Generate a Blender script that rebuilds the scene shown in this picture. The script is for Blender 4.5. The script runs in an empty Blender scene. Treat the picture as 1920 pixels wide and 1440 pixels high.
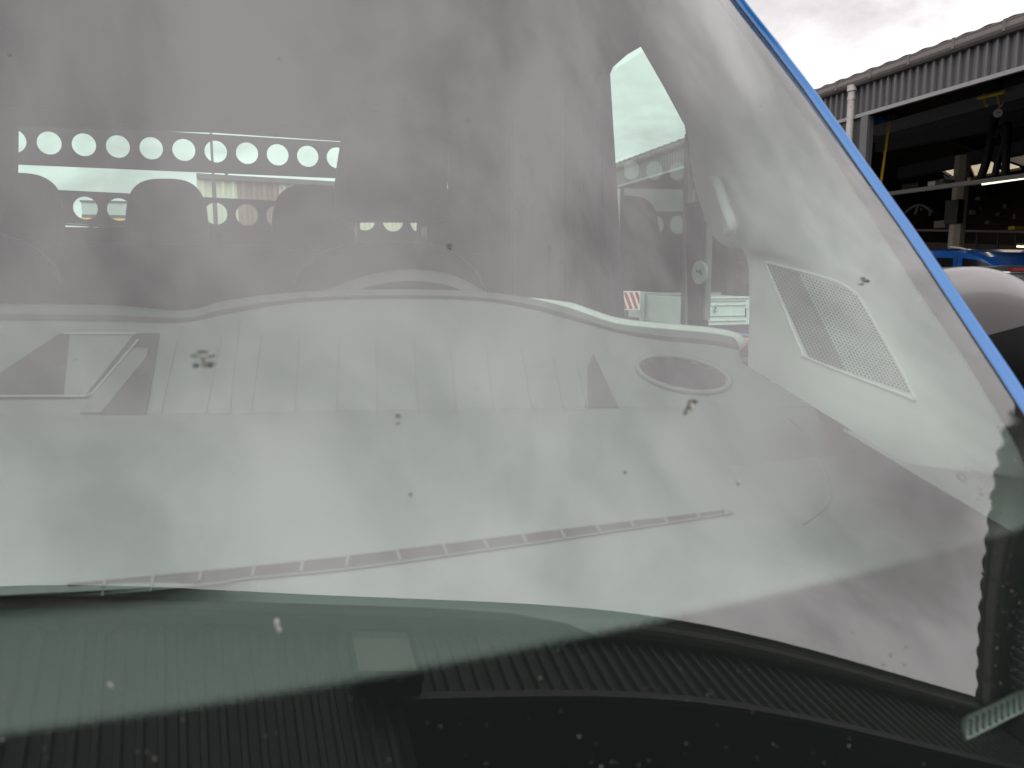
import bpy, math, random
import numpy as np
from mathutils import Vector, Matrix
from mathutils.bvhtree import BVHTree
from mathutils.geometry import delaunay_2d_cdt

random.seed(7)
scene = bpy.context.scene
col = scene.collection

# ------------------------------------------------------------------ camera
# metres; eye at the origin, van axis along +Y, ground 1.65 m below the eye
YAW, PITCH, FPX = 0.26389, -0.14240, 1400.0
GROUND = -1.65
Fv = np.array([math.sin(YAW)*math.cos(PITCH), math.cos(YAW)*math.cos(PITCH), math.sin(PITCH)])
Rv = np.array([math.cos(YAW), -math.sin(YAW), 0.0])
Uv = np.cross(Rv, Fv)
cd = bpy.data.cameras.new('camera'); cam = bpy.data.objects.new('camera', cd); col.objects.link(cam)
cam.matrix_world = Matrix(((Rv[0], Uv[0], -Fv[0], 0), (Rv[1], Uv[1], -Fv[1], 0), (Rv[2], Uv[2], -Fv[2], 0), (0, 0, 0, 1)))
cd.sensor_width = 36; cd.lens = FPX/1920*36; cd.clip_start = 0.02; cd.clip_end = 800
cd.dof.use_dof = True; cd.dof.focus_distance = 4.0; cd.dof.aperture_fstop = 8.0
scene.camera = cam

# ------------------------------------------------------------------ sky
SUN_EL, SUN_DIR = math.radians(50), Vector((-0.62, -0.55, 0.72)).normalized()
world = bpy.data.worlds.new('World'); scene.world = world; world.use_nodes = True
nt = world.node_tree; nt.nodes.clear()
def N(t, ty, **kw):
    n = t.nodes.new(ty)
    for k, v in kw.items(): setattr(n, k, v)
    return n
def mth(t, op, a, b=None, c=None, clamp=False):
    n = t.nodes.new('ShaderNodeMath'); n.operation = op; n.use_clamp = clamp
    for i, x in enumerate((a, b, c)):
        if x is None: continue
        if isinstance(x, (int, float)): n.inputs[i].default_value = x
        else: t.links.new(x, n.inputs[i])
    return n.outputs[0]
def mixc(t, f, a, b, blend='MIX'):
    n = t.nodes.new('ShaderNodeMix'); n.data_type = 'RGBA'; n.blend_type = blend
    for i, x in ((0, f), (6, a), (7, b)):
        if isinstance(x, (int, float)): n.inputs[i].default_value = x
        elif isinstance(x, tuple): n.inputs[i].default_value = (*x[:3], 1)
        else: t.links.new(x, n.inputs[i])
    return n.outputs[2]
tc = N(nt, 'ShaderNodeTexCoord')
sep = N(nt, 'ShaderNodeSeparateXYZ'); nt.links.new(tc.outputs['Generated'], sep.inputs[0])
zz = mth(nt, 'MAXIMUM', sep.outputs[2], 0.0)
den = mth(nt, 'ADD', zz, 0.32)
cx = mth(nt, 'DIVIDE', sep.outputs[0], den); cy = mth(nt, 'DIVIDE', sep.outputs[1], den)
cmb = N(nt, 'ShaderNodeCombineXYZ'); nt.links.new(cx, cmb.inputs[0]); nt.links.new(cy, cmb.inputs[1])
n1 = N(nt, 'ShaderNodeTexNoise'); n1.inputs['Scale'].default_value = 3.1; n1.inputs['Detail'].default_value = 7
n1.inputs['Roughness'].default_value = 0.6; n1.inputs['Distortion'].default_value = 0.25
nt.links.new(cmb.outputs[0], n1.inputs['Vector'])
n2 = N(nt, 'ShaderNodeTexNoise'); n2.inputs['Scale'].default_value = 0.75; n2.inputs['Detail'].default_value = 3
nt.links.new(cmb.outputs[0], n2.inputs['Vector'])
cl = mth(nt, 'MULTIPLY_ADD', n2.outputs[0], 0.45, mth(nt, 'MULTIPLY', n1.outputs[0], 0.9))   # about 0.67 on average
mr = N(nt, 'ShaderNodeMapRange', interpolation_type='SMOOTHSTEP'); nt.links.new(cl, mr.inputs[0])
mr.inputs[1].default_value = 0.50; mr.inputs[2].default_value = 0.84; mr.inputs[3].default_value = 0.76; mr.inputs[4].default_value = 1.33
dt = N(nt, 'ShaderNodeVectorMath', operation='DOT_PRODUCT'); nt.links.new(tc.outputs['Generated'], dt.inputs[0])
dt.inputs[1].default_value = Vector((0.30, -0.60, 0.74)).normalized()
glow = mth(nt, 'MAXIMUM', dt.outputs['Value'], 0.0)
lum = mth(nt, 'MULTIPLY_ADD', glow, 1.38, 0.70)      # brighter towards the hidden sun
lum = mth(nt, 'MULTIPLY', lum, mr.outputs[0])
skyc = N(nt, 'ShaderNodeVectorMath', operation='SCALE'); skyc.inputs[0].default_value = (1.03, 0.984, 0.984)
nt.links.new(lum, skyc.inputs['Scale'])
nis = N(nt, 'ShaderNodeTexSky', sky_type='NISHITA'); nis.sun_disc = False
nis.sun_elevation = math.asin(SUN_DIR.z); nis.sun_rotation = math.atan2(SUN_DIR.x, SUN_DIR.y)
nsc = N(nt, 'ShaderNodeVectorMath', operation='SCALE'); nt.links.new(nis.outputs[0], nsc.inputs[0]); nsc.inputs['Scale'].default_value = 0.05
fin = mixc(nt, 0.94, nsc.outputs[0], skyc.outputs[0])
bg = N(nt, 'ShaderNodeBackground'); nt.links.new(fin, bg.inputs[0]); bg.inputs[1].default_value = 1.0
wo = N(nt, 'ShaderNodeOutputWorld'); nt.links.new(bg.outputs[0], wo.inputs[0])
world.cycles.sampling_method = 'AUTOMATIC'

sd = bpy.data.lights.new('sun', 'SUN'); sd.energy = 0.5; sd.angle = math.radians(24); sd.color = (1, 0.97, 0.93)
so = bpy.data.objects.new('sun', sd); col.objects.link(so)
so.rotation_euler = SUN_DIR.to_track_quat('Z', 'Y').to_euler()

scene.view_settings.view_transform = 'Standard'; scene.view_settings.look = 'None'
scene.view_settings.exposure = 0.46; scene.view_settings.gamma = 1; scene.view_settings.use_curve_mapping = False
scene.cycles.max_bounces = 10; scene.cycles.transparent_max_bounces = 16

# ------------------------------------------------------------------ geometry of sight lines (measured from the photograph)
def ray(px, py): return (px-960)/FPX*Rv + (720-py)/FPX*Uv + Fv
def P(px, py, x=None, y=None, z=None, d=None):
    r = ray(px, py)
    if x is not None: t = x/r[0]
    elif y is not None: t = y/r[1]
    elif z is not None: t = z/r[2]
    else: t = d
    return r*t
# windscreen surface y = g(x, z)
# y0, z, z2, X2, X4, X2z, axis, X3, X6, Xz, X4z, X2z2, z3, X8
G = (0.49599, 0.58845, -0.05288, 0.28877, -0.0153, 0.41597, -0.17275, 0.00977, 0.01152, 0.00776, 0.04289, -0.10804, 0.05764, -0.04056)
XC = G[6]
# slight unevenness of the pane
RIPPLE = ((-0.0118, 0), (0.00785, .12), (0.00737, .24), (-0.00571, .36), (-0.00205, .48), (0.00857, .60), (-0.00147, .72))
def gy(x, z):
    X = x-XC
    return (G[0]+G[1]*z+G[2]*z*z+G[12]*z**3+G[3]*X**2+G[7]*X**3+G[4]*X**4+G[8]*X**6+G[13]*X**8
            + (z+.12)*sum(a*math.exp(-((X-xj)/.13)**2) for a, xj in RIPPLE)
            + G[5]*X*X*z+G[9]*X*z+G[10]*X**4*z+G[11]*X*X*z*z)
def gnorm(x, z):
    e = 1e-4
    n = np.array([(gy(x+e, z)-gy(x-e, z))/2/e, -1, (gy(x, z+e)-gy(x, z-e))/2/e])
    return n/np.linalg.norm(n)
def ghit(px, py, back=0.0):
    r = ray(px, py); t = 0.45
    def f(q):
        return q[1]-gy(q[0], q[2])-back/abs(gnorm(q[0], q[2])[1])
    for _ in range(40):
        p = r*t; g = f(p); q = r*(t+1e-4)
        dg = (f(q)-g)/1e-4
        if abs(dg) < .05: dg = .05
        t -= g/dg
    return r*t

# ------------------------------------------------------------------ materials
MATS = {}
def mat(name, c, rough=0.6, metal=0.0, coat=0.0, var=0.08, scale=8.0, bump=0.0, bscale=60.0, emit=None, es=0.0, spec=0.5, dirt=0.0):
    if name in MATS: return MATS[name]
    m = bpy.data.materials.new(name); m.use_nodes = True; t = m.node_tree
    b = t.nodes['Principled BSDF']; b.inputs['Roughness'].default_value = rough; b.inputs['Metallic'].default_value = metal
    b.inputs['Coat Weight'].default_value = coat; b.inputs['Coat Roughness'].default_value = 0.04
    b.inputs['Specular IOR Level'].default_value = spec
    co = N(t, 'ShaderNodeTexCoord')
    nz = N(t, 'ShaderNodeTexNoise'); nz.inputs['Scale'].default_value = scale; nz.inputs['Detail'].default_value = 5
    t.links.new(co.outputs['Object'], nz.inputs['Vector'])
    f = mth(t, 'MULTIPLY_ADD', nz.outputs[0], 2*var, 1-var)
    sc = N(t, 'ShaderNodeVectorMath', operation='SCALE'); sc.inputs[0].default_value = c[:3]; t.links.new(f, sc.inputs['Scale'])
    out = sc.outputs[0]
    if dirt:
        nd = N(t, 'ShaderNodeTexNoise'); nd.inputs['Scale'].default_value = scale*3.1; nd.inputs['Detail'].default_value = 8
        t.links.new(co.outputs['Object'], nd.inputs['Vector'])
        k = mth(t, 'MULTIPLY', mth(t, 'SUBTRACT', nd.outputs[0], 0.5, clamp=True), 4*dirt, clamp=True)
        out = mixc(t, k, out, (0.09, 0.08, 0.07))
        t.links.new(mth(t, 'MULTIPLY_ADD', nd.outputs[0], 0.25, rough-0.12), b.inputs['Roughness'])
    t.links.new(out, b.inputs['Base Color'])
    if bump:
        nb = N(t, 'ShaderNodeTexNoise'); nb.inputs['Scale'].default_value = bscale; nb.inputs['Detail'].default_value = 3
        t.links.new(co.outputs['Object'], nb.inputs['Vector'])
        bp = N(t, 'ShaderNodeBump'); bp.inputs['Strength'].default_value = bump; bp.inputs['Distance'].default_value = 0.002
        t.links.new(nb.outputs[0], bp.inputs['Height']); t.links.new(bp.outputs[0], b.inputs['Normal'])
    if emit:
        b.inputs['Emission Color'].default_value = (*emit, 1); b.inputs['Emission Strength'].default_value = es
    MATS[name] = m; return m

def pane_mat(name, tint, r0, rough=0.0):
    # thin pane: Fresnel reflection of both faces over tinted transmission (same from either side)
    m = bpy.data.materials.new(name); m.use_nodes = True; t = m.node_tree; t.nodes.clear()
    g = N(t, 'ShaderNodeNewGeometry')
    d = N(t, 'ShaderNodeVectorMath', operation='DOT_PRODUCT'); t.links.new(g.outputs['Incoming'], d.inputs[0]); t.links.new(g.outputs['Normal'], d.inputs[1])
    c = mth(t, 'ABSOLUTE', d.outputs['Value'])
    p5 = mth(t, 'POWER', mth(t, 'SUBTRACT', 1.0, c, clamp=True), 5.0)
    r1 = mth(t, 'MULTIPLY_ADD', p5, (1-r0)*.54, r0)
    fac = mth(t, 'DIVIDE', mth(t, 'MULTIPLY', r1, 2.0), mth(t, 'ADD', r1, 1.0))
    tr = N(t, 'ShaderNodeBsdfTransparent'); tr.inputs[0].default_value = (*tint, 1)
    gl = N(t, 'ShaderNodeBsdfGlossy'); gl.inputs['Roughness'].default_value = rough
    mx = N(t, 'ShaderNodeMixShader'); t.links.new(fac, mx.inputs[0]); t.links.new(tr.outputs[0], mx.inputs[1]); t.links.new(gl.outputs[0], mx.inputs[2])
    o = N(t, 'ShaderNodeOutputMaterial'); t.links.new(mx.outputs[0], o.inputs[0])
    return m
M_SCREEN = pane_mat('windscreen_glass', (0.865, 0.985, 0.925), 0.055)
M_PANE = pane_mat('side_glass', (0.64, 0.79, 0.725), 0.06)
M_SKYL = pane_mat('rooflight_sheet', (1.0, 0.93, 0.78), 0.02)
M_BLUE = mat('blue_paint', (0.012, 0.125, 0.36), 0.3, 0.1, 0.12, 0.06, spec=.3)
M_RUBBER = mat('black_rubber', (0.012, 0.012, 0.013), 0.6)
M_DASH = mat('grey_dash_plastic', (0.15, 0.158, 0.155), 0.62, var=0.05, scale=5, bump=0.5, bscale=900)
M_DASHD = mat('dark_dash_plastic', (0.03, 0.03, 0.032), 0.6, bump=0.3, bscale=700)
M_DASHM = mat('middle_dash_plastic', (0.12, 0.12, 0.122), 0.6, bump=0.3, bscale=700)
M_TRIM = mat('pale_trim_plastic', (0.86, 0.87, 0.84), 0.7, var=0.04, bump=0.25, bscale=800)
M_TRIMG = mat('grey_trim_plastic', (0.30, 0.31, 0.295), 0.7, var=0.05)
M_DARK = mat('dark_cab_lining', (0.012, 0.012, 0.013), 0.9)
M_SEAT = mat('charcoal_seat_fabric', (0.014, 0.014, 0.015), 0.95, bump=0.5, bscale=400, var=0.15)
M_PIPE = mat('seat_piping', (0.12, 0.12, 0.12), 0.7)
M_CHROME = mat('satin_chrome', (0.95, 0.97, 0.95), 0.5, 0.9)
M_BLACK = mat('black_plastic', (0.014, 0.014, 0.015), 0.55)
M_GUARD = mat('grey_steel_guard', (0.03, 0.032, 0.034), 0.5, 0.2)
M_MIRROR = mat('grey_mirror_cap', (0.15, 0.143, 0.145), 0.38, 0.0, 0.25, 0.04)
M_CLAD = mat('grey_metal_cladding', (0.105, 0.105, 0.11), 0.4, 0.35, var=0.1, scale=3, dirt=0.35)
M_CLADD = mat('dark_metal_cladding', (0.175, 0.172, 0.172), 0.4, 0.35, var=0.1, scale=3, dirt=0.3)
M_GUT = mat('grey_brown_gutter', (0.13, 0.115, 0.11), 0.5, 0.1, var=0.12, scale=4, dirt=0.5)
M_GUTD = mat('dark_gutter', (0.22, 0.20, 0.195), 0.5, 0.1, var=0.12, scale=4, dirt=0.5)
M_FLASH = mat('grey_flashing', (0.26, 0.26, 0.26), 0.45, 0.2, dirt=0.3)
M_ROOF = mat('fibre_cement_roof', (0.10, 0.095, 0.09), 0.9, var=0.25, scale=5, dirt=0.5)
M_PIPEW = mat('weathered_downpipe', (0.42, 0.39, 0.39), 0.5, dirt=0.5)
M_HALL = mat('dark_hall_lining', (0.035, 0.028, 0.024), 0.9, var=0.3, scale=1.2)
M_BEAM = mat('hall_steel', (0.045, 0.045, 0.05), 0.6)
M_BEAML = mat('pale_hall_steel', (0.32, 0.31, 0.29), 0.6)
M_COLM = mat('beige_column_paint', (0.42, 0.36, 0.29), 0.7, dirt=0.4)
M_WHITE = mat('white_panel_paint', (0.72, 0.75, 0.73), 0.4, dirt=0.15)
M_LTGR = mat('light_grey_paint', (0.40, 0.41, 0.40), 0.5, dirt=0.2)
M_RED = mat('red_marking', (0.55, 0.05, 0.04), 0.5)
M_YEL = mat('yellow_paint', (0.62, 0.42, 0.04), 0.5)
M_TUBE = mat('fluorescent_tube', (0.9, 0.9, 0.8), 0.5, emit=(1.0, 0.93, 0.66), es=1.3)
M_HOSE = mat('black_hose', (0.008, 0.008, 0.009), 0.6, bump=0.4, bscale=60)
M_GROUND = mat('asphalt', (0.055, 0.054, 0.052), 0.9, var=0.2, scale=4, bump=0.6, bscale=90)
M_CREAM = mat('cream_cladding', (0.52, 0.49, 0.38), 0.6, var=0.06)
M_BROWN = mat('brown_cladding', (0.20, 0.125, 0.105), 0.6, var=0.1)
M_PRINT = mat('grey_glass_print', (0.03, 0.03, 0.03), 0.9, spec=.1)
M_BUG = mat('insect_remains', (0.13, 0.126, 0.115), 0.8)
M_BUGW = mat('pale_insect_smear', (0.30, 0.30, 0.27), 0.8)
M_DUST = mat('dried_dust', (0.14, 0.135, 0.12), 0.9)
M_LAMPG = mat('lamp_reflector', (0.5, 0.48, 0.4), 0.35, 0.3)
M_CARD = mat('brown_board', (0.22, 0.16, 0.1), 0.8)
M_TYRE = mat('tyre_rubber', (0.02, 0.02, 0.02), 0.85)
M_SLV = mat('silver_grey_paint', (0.30, 0.29, 0.31), 0.3, 0.4, 0.8)
M_DGLASS = mat('dark_vehicle_glass', (0.008, 0.008, 0.01), 0.12)
M_DBLUE = mat('deep_blue_paint', (0.008, 0.075, 0.30), 0.25, 0.2, 1.0)

# ------------------------------------------------------------------ mesh helpers
class MB:
    def __init__(s): s.v = []; s.f = []
    def add(s, v, f):
        o = len(s.v); s.v += [tuple(float(c) for c in p) for p in v]; s.f += [tuple(i+o for i in q) for q in f]; return s
    def hexa(s, a, b):
        # a, b: two quads (4 points each, same winding)
        return s.add(list(a)+list(b), [(3, 2, 1, 0), (4, 5, 6, 7), (0, 1, 5, 4), (1, 2, 6, 5), (2, 3, 7, 6), (3, 0, 4, 7)])
    def box(s, x0, x1, y0, y1, z0, z1):
        return s.hexa([(x0, y0, z0), (x1, y0, z0), (x1, y1, z0), (x0, y1, z0)], [(x0, y0, z1), (x1, y0, z1), (x1, y1, z1), (x0, y1, z1)])
    def tube(s, pts, r, seg=10, caps=True):
        pts = [np.array(p, float) for p in pts]; n = len(pts); rings = []
        rs = r if isinstance(r, (list, tuple)) else [r]*n
        up = None
        for i, p in enumerate(pts):
            t = pts[min(i+1, n-1)]-pts[max(i-1, 0)]; t = t/(np.linalg.norm(t)+1e-9)
            if up is None:
                up = np.array([0, 0, 1.]) if abs(t[2]) < .9 else np.array([1., 0, 0])
            a = np.cross(t, up); a /= np.linalg.norm(a); b = np.cross(a, t); up = b
            rings.append([p+rs[i]*(math.cos(2*math.pi*k/seg)*a+math.sin(2*math.pi*k/seg)*b) for k in range(seg)])
        v = [q for ring in rings for q in ring]; f = []
        for i in range(n-1):
            for k in range(seg):
                k2 = (k+1) % seg; f.append((i*seg+k, i*seg+k2, (i+1)*seg+k2, (i+1)*seg+k))
        if caps: f += [tuple(range(seg))[::-1], tuple((n-1)*seg+k for k in range(seg))]
        return s.add(v, f)
    def prism(s, poly, nvec, th):
        nvec = np.array(nvec, float)*th; a = [np.array(p, float) for p in poly]; n = len(a)
        v = a+[p+nvec for p in a]
        f = [tuple(range(n))[::-1], tuple(range(n, 2*n))]+[(i, (i+1) % n, (i+1) % n+n, i+n) for i in range(n)]
        return s.add(v, f)
    def grid(s, rows):
        n = len(rows[0]); v = [p for r in rows for p in r]
        f = [(i*n+j, i*n+j+1, (i+1)*n+j+1, (i+1)*n+j) for i in range(len(rows)-1) for j in range(n-1)]
        return s.add(v, f)
    def sphere(s, c, r, e=1.0, nu=24, nv=14):
        # superellipsoid, e<1 is boxier
        c = np.array(c, float); v = []; f = []
        def sp(x): return math.copysign(abs(x)**e, x)
        for i in range(nv+1):
            a = -math.pi/2+math.pi*i/nv
            for j in range(nu):
                b = 2*math.pi*j/nu
                v.append(c+np.array([r[0]*sp(math.cos(a))*sp(math.cos(b)), r[1]*sp(math.cos(a))*sp(math.sin(b)), r[2]*sp(math.sin(a))]))
        for i in range(nv):
            for j in range(nu):
                f.append((i*nu+j, i*nu+(j+1) % nu, (i+1)*nu+(j+1) % nu, (i+1)*nu+j))
        return s.add(v, f)
    def plate(s, outer, holes, to3, nvec, th):
        # flat plate with openings: 2D outlines mapped by to3, thickness th along nvec
        pts = []; edges = []
        for lp in [outer]+holes:
            o = len(pts); pts += [Vector(p) for p in lp]; edges += [(o+i, o+(i+1) % len(lp)) for i in range(len(lp))]
        vs, es, fs, *_ = delaunay_2d_cdt(pts, edges, [], 1, 1e-6)
        def inside(p, lp):
            c = False; n = len(lp)
            for i in range(n):
                x1, y1 = lp[i]; x2, y2 = lp[(i+1) % n]
                if (y1 > p[1]) != (y2 > p[1]) and p[0] < (x2-x1)*(p[1]-y1)/(y2-y1)+x1: c = not c
            return c
        tri = []
        for t in fs:
            c = sum((vs[i] for i in t), Vector((0, 0)))/len(t)
            if inside(c, outer) and not any(inside(c, h) for h in holes): tri.append(tuple(t))
        n = len(vs); nv = np.array(nvec, float)*th
        a = [np.array(to3(v.x, v.y), float) for v in vs]
        f = [t[::-1] for t in tri]+[tuple(i+n for i in t) for t in tri]
        cnt = {}
        for t in tri:
            for i in range(len(t)):
                e = (t[i], t[(i+1) % len(t)]); cnt[e] = 1
        for e in cnt:
            if (e[1], e[0]) not in cnt: f.append((e[0], e[1], e[1]+n, e[0]+n))
        return s.add(a+[p+nv for p in a], f)
    def build(s, name, m, parent=None, smooth=False, kind=None, angle=None):
        me = bpy.data.meshes.new(name); me.from_pydata(s.v, [], s.f)
        if smooth:
            me.polygons.foreach_set('use_smooth', [True]*len(me.polygons))
            if angle: me.set_sharp_from_angle(angle=math.radians(angle))
        me.materials.append(m)
        me.validate(); me.update()
        o = bpy.data.objects.new(name, me); col.objects.link(o)
        if parent is not None: o.parent = parent
        if kind: o['kind'] = kind
        return o
    def bvh(s): return BVHTree.FromPolygons([Vector(p) for p in s.v], s.f)
def empty(name, label, cat, loc=(0, 0, 0), group=None):
    o = bpy.data.objects.new(name, None); col.objects.link(o); o.location = loc; o.empty_display_size = .2
    o['label'] = label; o['category'] = cat
    if group: o['group'] = group
    return o
def tag(o, label, cat, group=None):
    o['label'] = label; o['category'] = cat
    if group: o['group'] = group
    return o
def copy_to(o, parent, matrix=None):
    c = o.copy(); col.objects.link(c); c.parent = parent
    if matrix is not None: c.matrix_local = matrix
    return c
def cast(bvh, px, py, lift=0.003):
    r = Vector(ray(px, py)).normalized()
    h, n, i, d = bvh.ray_cast(Vector((0, 0, 0)), r)
    if h is None: return None
    if n.dot(r) > 0: n = -n
    return np.array(h+n*lift)
def lerp_tab(tab, x):
    return float(np.interp(x, [a for a, b in tab], [b for a, b in tab]))
def smooth_pts(pts, n=6):
    # Catmull-Rom through points of any dimension
    p = [np.array(q, float) for q in pts]; out = []
    for i in range(len(p)-1):
        p0, p1, p2, p3 = p[max(i-1, 0)], p[i], p[i+1], p[min(i+2, len(p)-1)]
        for k in range(n):
            t = k/n; out.append(0.5*((2*p1)+(-p0+p2)*t+(2*p0-5*p1+4*p2-p3)*t*t+(-p0+3*p1-3*p2+p3)*t**3))
    out.append(p[-1]); return out

# ------------------------------------------------------------------ ground
MB().add([(-400, -400, GROUND), (400, -400, GROUND), (400, 400, GROUND), (-400, 400, GROUND)], [(0, 1, 2, 3)]).build('ground', M_GROUND, kind='structure')

# ------------------------------------------------------------------ workshop halls (side hall along +X, front hall behind the eye)
RIB = 0.145
def sheet_profile(n):
    # (along, out) points of one trapezoid-ribbed sheet n ribs wide
    pr = []
    for i in range(n):
        b = i*RIB; pr += [(b, 0), (b+.072, 0), (b+.088, .042), (b+.129, .042)]
    pr.append((n*RIB, 0)); return pr
def sheet_mesh(n, z0, z1):
    pr = sheet_profile(n); v = []; f = []
    for (a, o) in pr: v += [(a, -o, z0), (a, -o, z1)]
    for (a, o) in pr: v += [(a, -o+.0015, z0), (a, -o+.0015, z1)]
    k = 2*len(pr)
    for i in range(len(pr)-1): f += [(2*i, 2*i+2, 2*i+3, 2*i+1), (k+2*i, k+2*i+1, k+2*i+3, k+2*i+2)]
    return v, f
SHEETS = {}
def clad(parent, p0, direction, count, z0, z1, m, n=6):
    # row of separate cladding sheets starting at p0; direction = world heading of the run (faces its right side)
    key = (n, round(z0, 3), round(z1, 3), m.name)
    if key not in SHEETS:
        v, f = sheet_mesh(n, z0, z1); me = bpy.data.meshes.new('cladding_sheet'); me.from_pydata(v, [], f); me.materials.append(m); SHEETS[key] = me
    ang = math.atan2(direction[1], direction[0])
    for i in range(count):
        o = bpy.data.objects.new('cladding_sheet', SHEETS[key]); col.objects.link(o); o.parent = parent
        s = i*(n*RIB+.004)
        o.location = (p0[0]+direction[0]*s, p0[1]+direction[1]*s, 0); o.rotation_euler = (0, 0, ang)
XH, YH, ZG, ZF = 8.59, -3.453, 3.20, 2.60
# --- side hall
hall = empty('workshop_hall', 'long grey workshop hall with ribbed fascia and open bays beside the van', 'building', (0, 0, 0))
def gutter_mb(a, b, out, w=.13, h=.16):
    # half-square gutter between points a and b (top outer edge), out = outward unit
    a = np.array(a, float); b = np.array(b, float); o = np.array(out, float)
    g = MB(); prof = [(0, 0), (0.010, -.01), (0.004, -.03), (0.012, -h*.55), (0.0, -h*.8), (-.03, -h), (-w+.01, -h), (-w, -.01)]
    rows = []
    for p in (a, b): rows.append([p+o*q[0]+np.array([0, 0, q[1]]) for q in prof])
    g.grid(rows)
    for p in (a, b): g.add([p+o*q[0]+np.array([0, 0, q[1]]) for q in prof], [tuple(range(8))])
    g.tube([a+np.array([0, 0, -.004]), b+np.array([0, 0, -.004])], .009, 6)
    # back face
    g.tube([a+o*.008+np.array([0, 0, -h*.62]), b+o*.008+np.array([0, 0, -h*.62])], .006, 5)
    return g
wall_x = XH+.13
gutter_mb((XH, YH+.02, ZG), (XH, 24, ZG), (-1, 0, 0)).build('gutter', M_GUT, hall)
yj = 10.34
bm = None
for k in range(-17, 17):
    y = yj+k*.785
    if y < YH+.2: continue
    m = MB(); m.box(XH-.018, XH-.004, y-.02, y+.02, ZG-.13, ZG+.014); m.box(XH-.018, XH+.12, y-.02, y+.02, ZG+.005, ZG+.014)
    m.build('gutter_bracket', M_GUT, hall)
clad(hall, (wall_x, 24.0), (0, -1), 25, ZF, ZG-.05, M_CLAD)               # fascia over the bays
clad(hall, (wall_x, 2.2), (0, -1), 7, GROUND, ZG-.05, M_CLADD, 6)
MB().box(XH+.07, XH+.13, 2.25, 24, ZF-.055, ZF).build('fascia_flashing', M_FLASH, hall)
MB().box(wall_x-.03, wall_x-.001, 2.20, 2.32, GROUND, ZF-.06).build('door_post', M_BEAM, hall)
# wall strip between the two bays
y0s, y1s = 10.42, 11.35
MB().box(wall_x-.01, wall_x+.06, y0s, y1s, GROUND, ZF-.06).build('pier', M_BEAM, hall)
MB().box(wall_x-.06, wall_x-.012, y0s, y0s+.16, GROUND, ZF-.06).build('door_track', M_CLAD, hall)
MB().box(wall_x-.02, wall_x+.02, 22.5, 24.0, GROUND, ZF-.06).build('end_pier', M_BEAM, hall)
m = MB(); pdx = XH+.03; pdy = 10.78
m.tube([(pdx, pdy, ZG-.13), (pdx, pdy, ZG-.22)], .075, 14); m.tube([(pdx, pdy, ZG-.2), (pdx, pdy, GROUND)], .055, 14); m.tube([(pdx, pdy, ZG-.30), (pdx, pdy, ZG-.36)], .062, 14)
m.build('downpipe', M_PIPEW, hall, smooth=True, angle=40)
m = MB(); m.tube([(wall_x-.05, 20.35, ZF-.1), (wall_x-.05, 20.35, GROUND)], .05, 10); m.build('downpipe', M_PIPEW, hall, smooth=True, angle=40)
# wavy roof sheets (separate sheets, 1 m wide)
RX, RZ = 15.6, ZG+1.55
def wave_sheet(y0, w=1.05, npw=3):
    m = MB(); rows = []
    for xx, z in ((XH+.0, ZG+.018), (RX, RZ)):
        rows.append([(xx, y0+w*j/(npw*8), z+.009*math.sin(2*math.pi*j/8)) for j in range(npw*8+1)])
    for xx, z in ((RX, RZ-.012), (XH+.0, ZG+.008)):
        rows.append([(xx, y0+w*j/(npw*8), z+.009*math.sin(2*math.pi*j/8)) for j in range(npw*8+1)])
    rows.append(rows[0]); m.grid(rows); return m
k = 0; ys = YH
while ys < 24:
    wave_sheet(ys).build('roof_sheet', M_ROOF, hall, smooth=True, angle=50); ys += 1.055
# far roof slope with rooflights, walls
FS = lambda x: RZ-(x-RX)*.22          # far slope
XE = 24.0
def on_slope(px, py, dz=0):
    r = ray(px, py); # z = RZ-(x-RX)*.22 + dz
    t = (RZ+RX*.22+dz)/(r[2]+.22*r[0]); return r*t
lights = [[(1742, 307), (1808, 295), (1806, 336), (1786, 334)], [(1812, 296), (1846, 289), (1882, 325), (1828, 334)],
          [(1852, 288), (1884, 283), (1916, 318), (1890, 323)], [(1900, 281), (1960, 272), (1990, 300), (1934, 309)]]
h2 = []
for q in lights:
    h2.append([tuple(on_slope(*p)[:2]) for p in q])
m = MB(); m.plate([(RX, -8), (XE+1, -8), (XE+1, 40), (RX, 40)], h2, lambda x, y: (x, y, FS(x)), (0, 0, 1), .08)
m.build('roof_slope', M_HALL, hall)
for q in lights:
    m = MB(); m.prism([on_slope(*p, dz=.1) for p in q], (0, 0, 1), .01); m.build('rooflight', M_SKYL, hall)
    c = [on_slope(*p) for p in q]; a = (c[0]+c[1])/2; b = (c[2]+c[3])/2
m = MB(); m.box(XE, XE+.2, -8, 40, GROUND, FS(XE)); m.build('rear_wall', M_HALL, hall)
m = MB(); m.prism([(wall_x, 24.1, GROUND), (XE, 24.1, GROUND), (XE, 24.1, FS(XE)), (RX, 24.1, RZ-.03), (wall_x, 24.1, ZG)], (0, 1, 0), .2); m.build('end_wall', M_HALL, hall)
m = MB(); m.prism([(wall_x+.05, YH-.1, GROUND), (XE, YH-.1, GROUND), (XE, YH-.1, FS(XE)), (RX, YH-.1, RZ-.03), (wall_x+.05, YH-.1, ZG)], (0, 1, 0), .1); m.build('end_wall', M_HALL, hall)
m = MB(); m.box(wall_x, XE, YH, 24, GROUND+.004, GROUND+.02); m.build('concrete_floor', mat('hall_floor', (.12, .115, .11), .6, var=.2, scale=2), hall)
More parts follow.
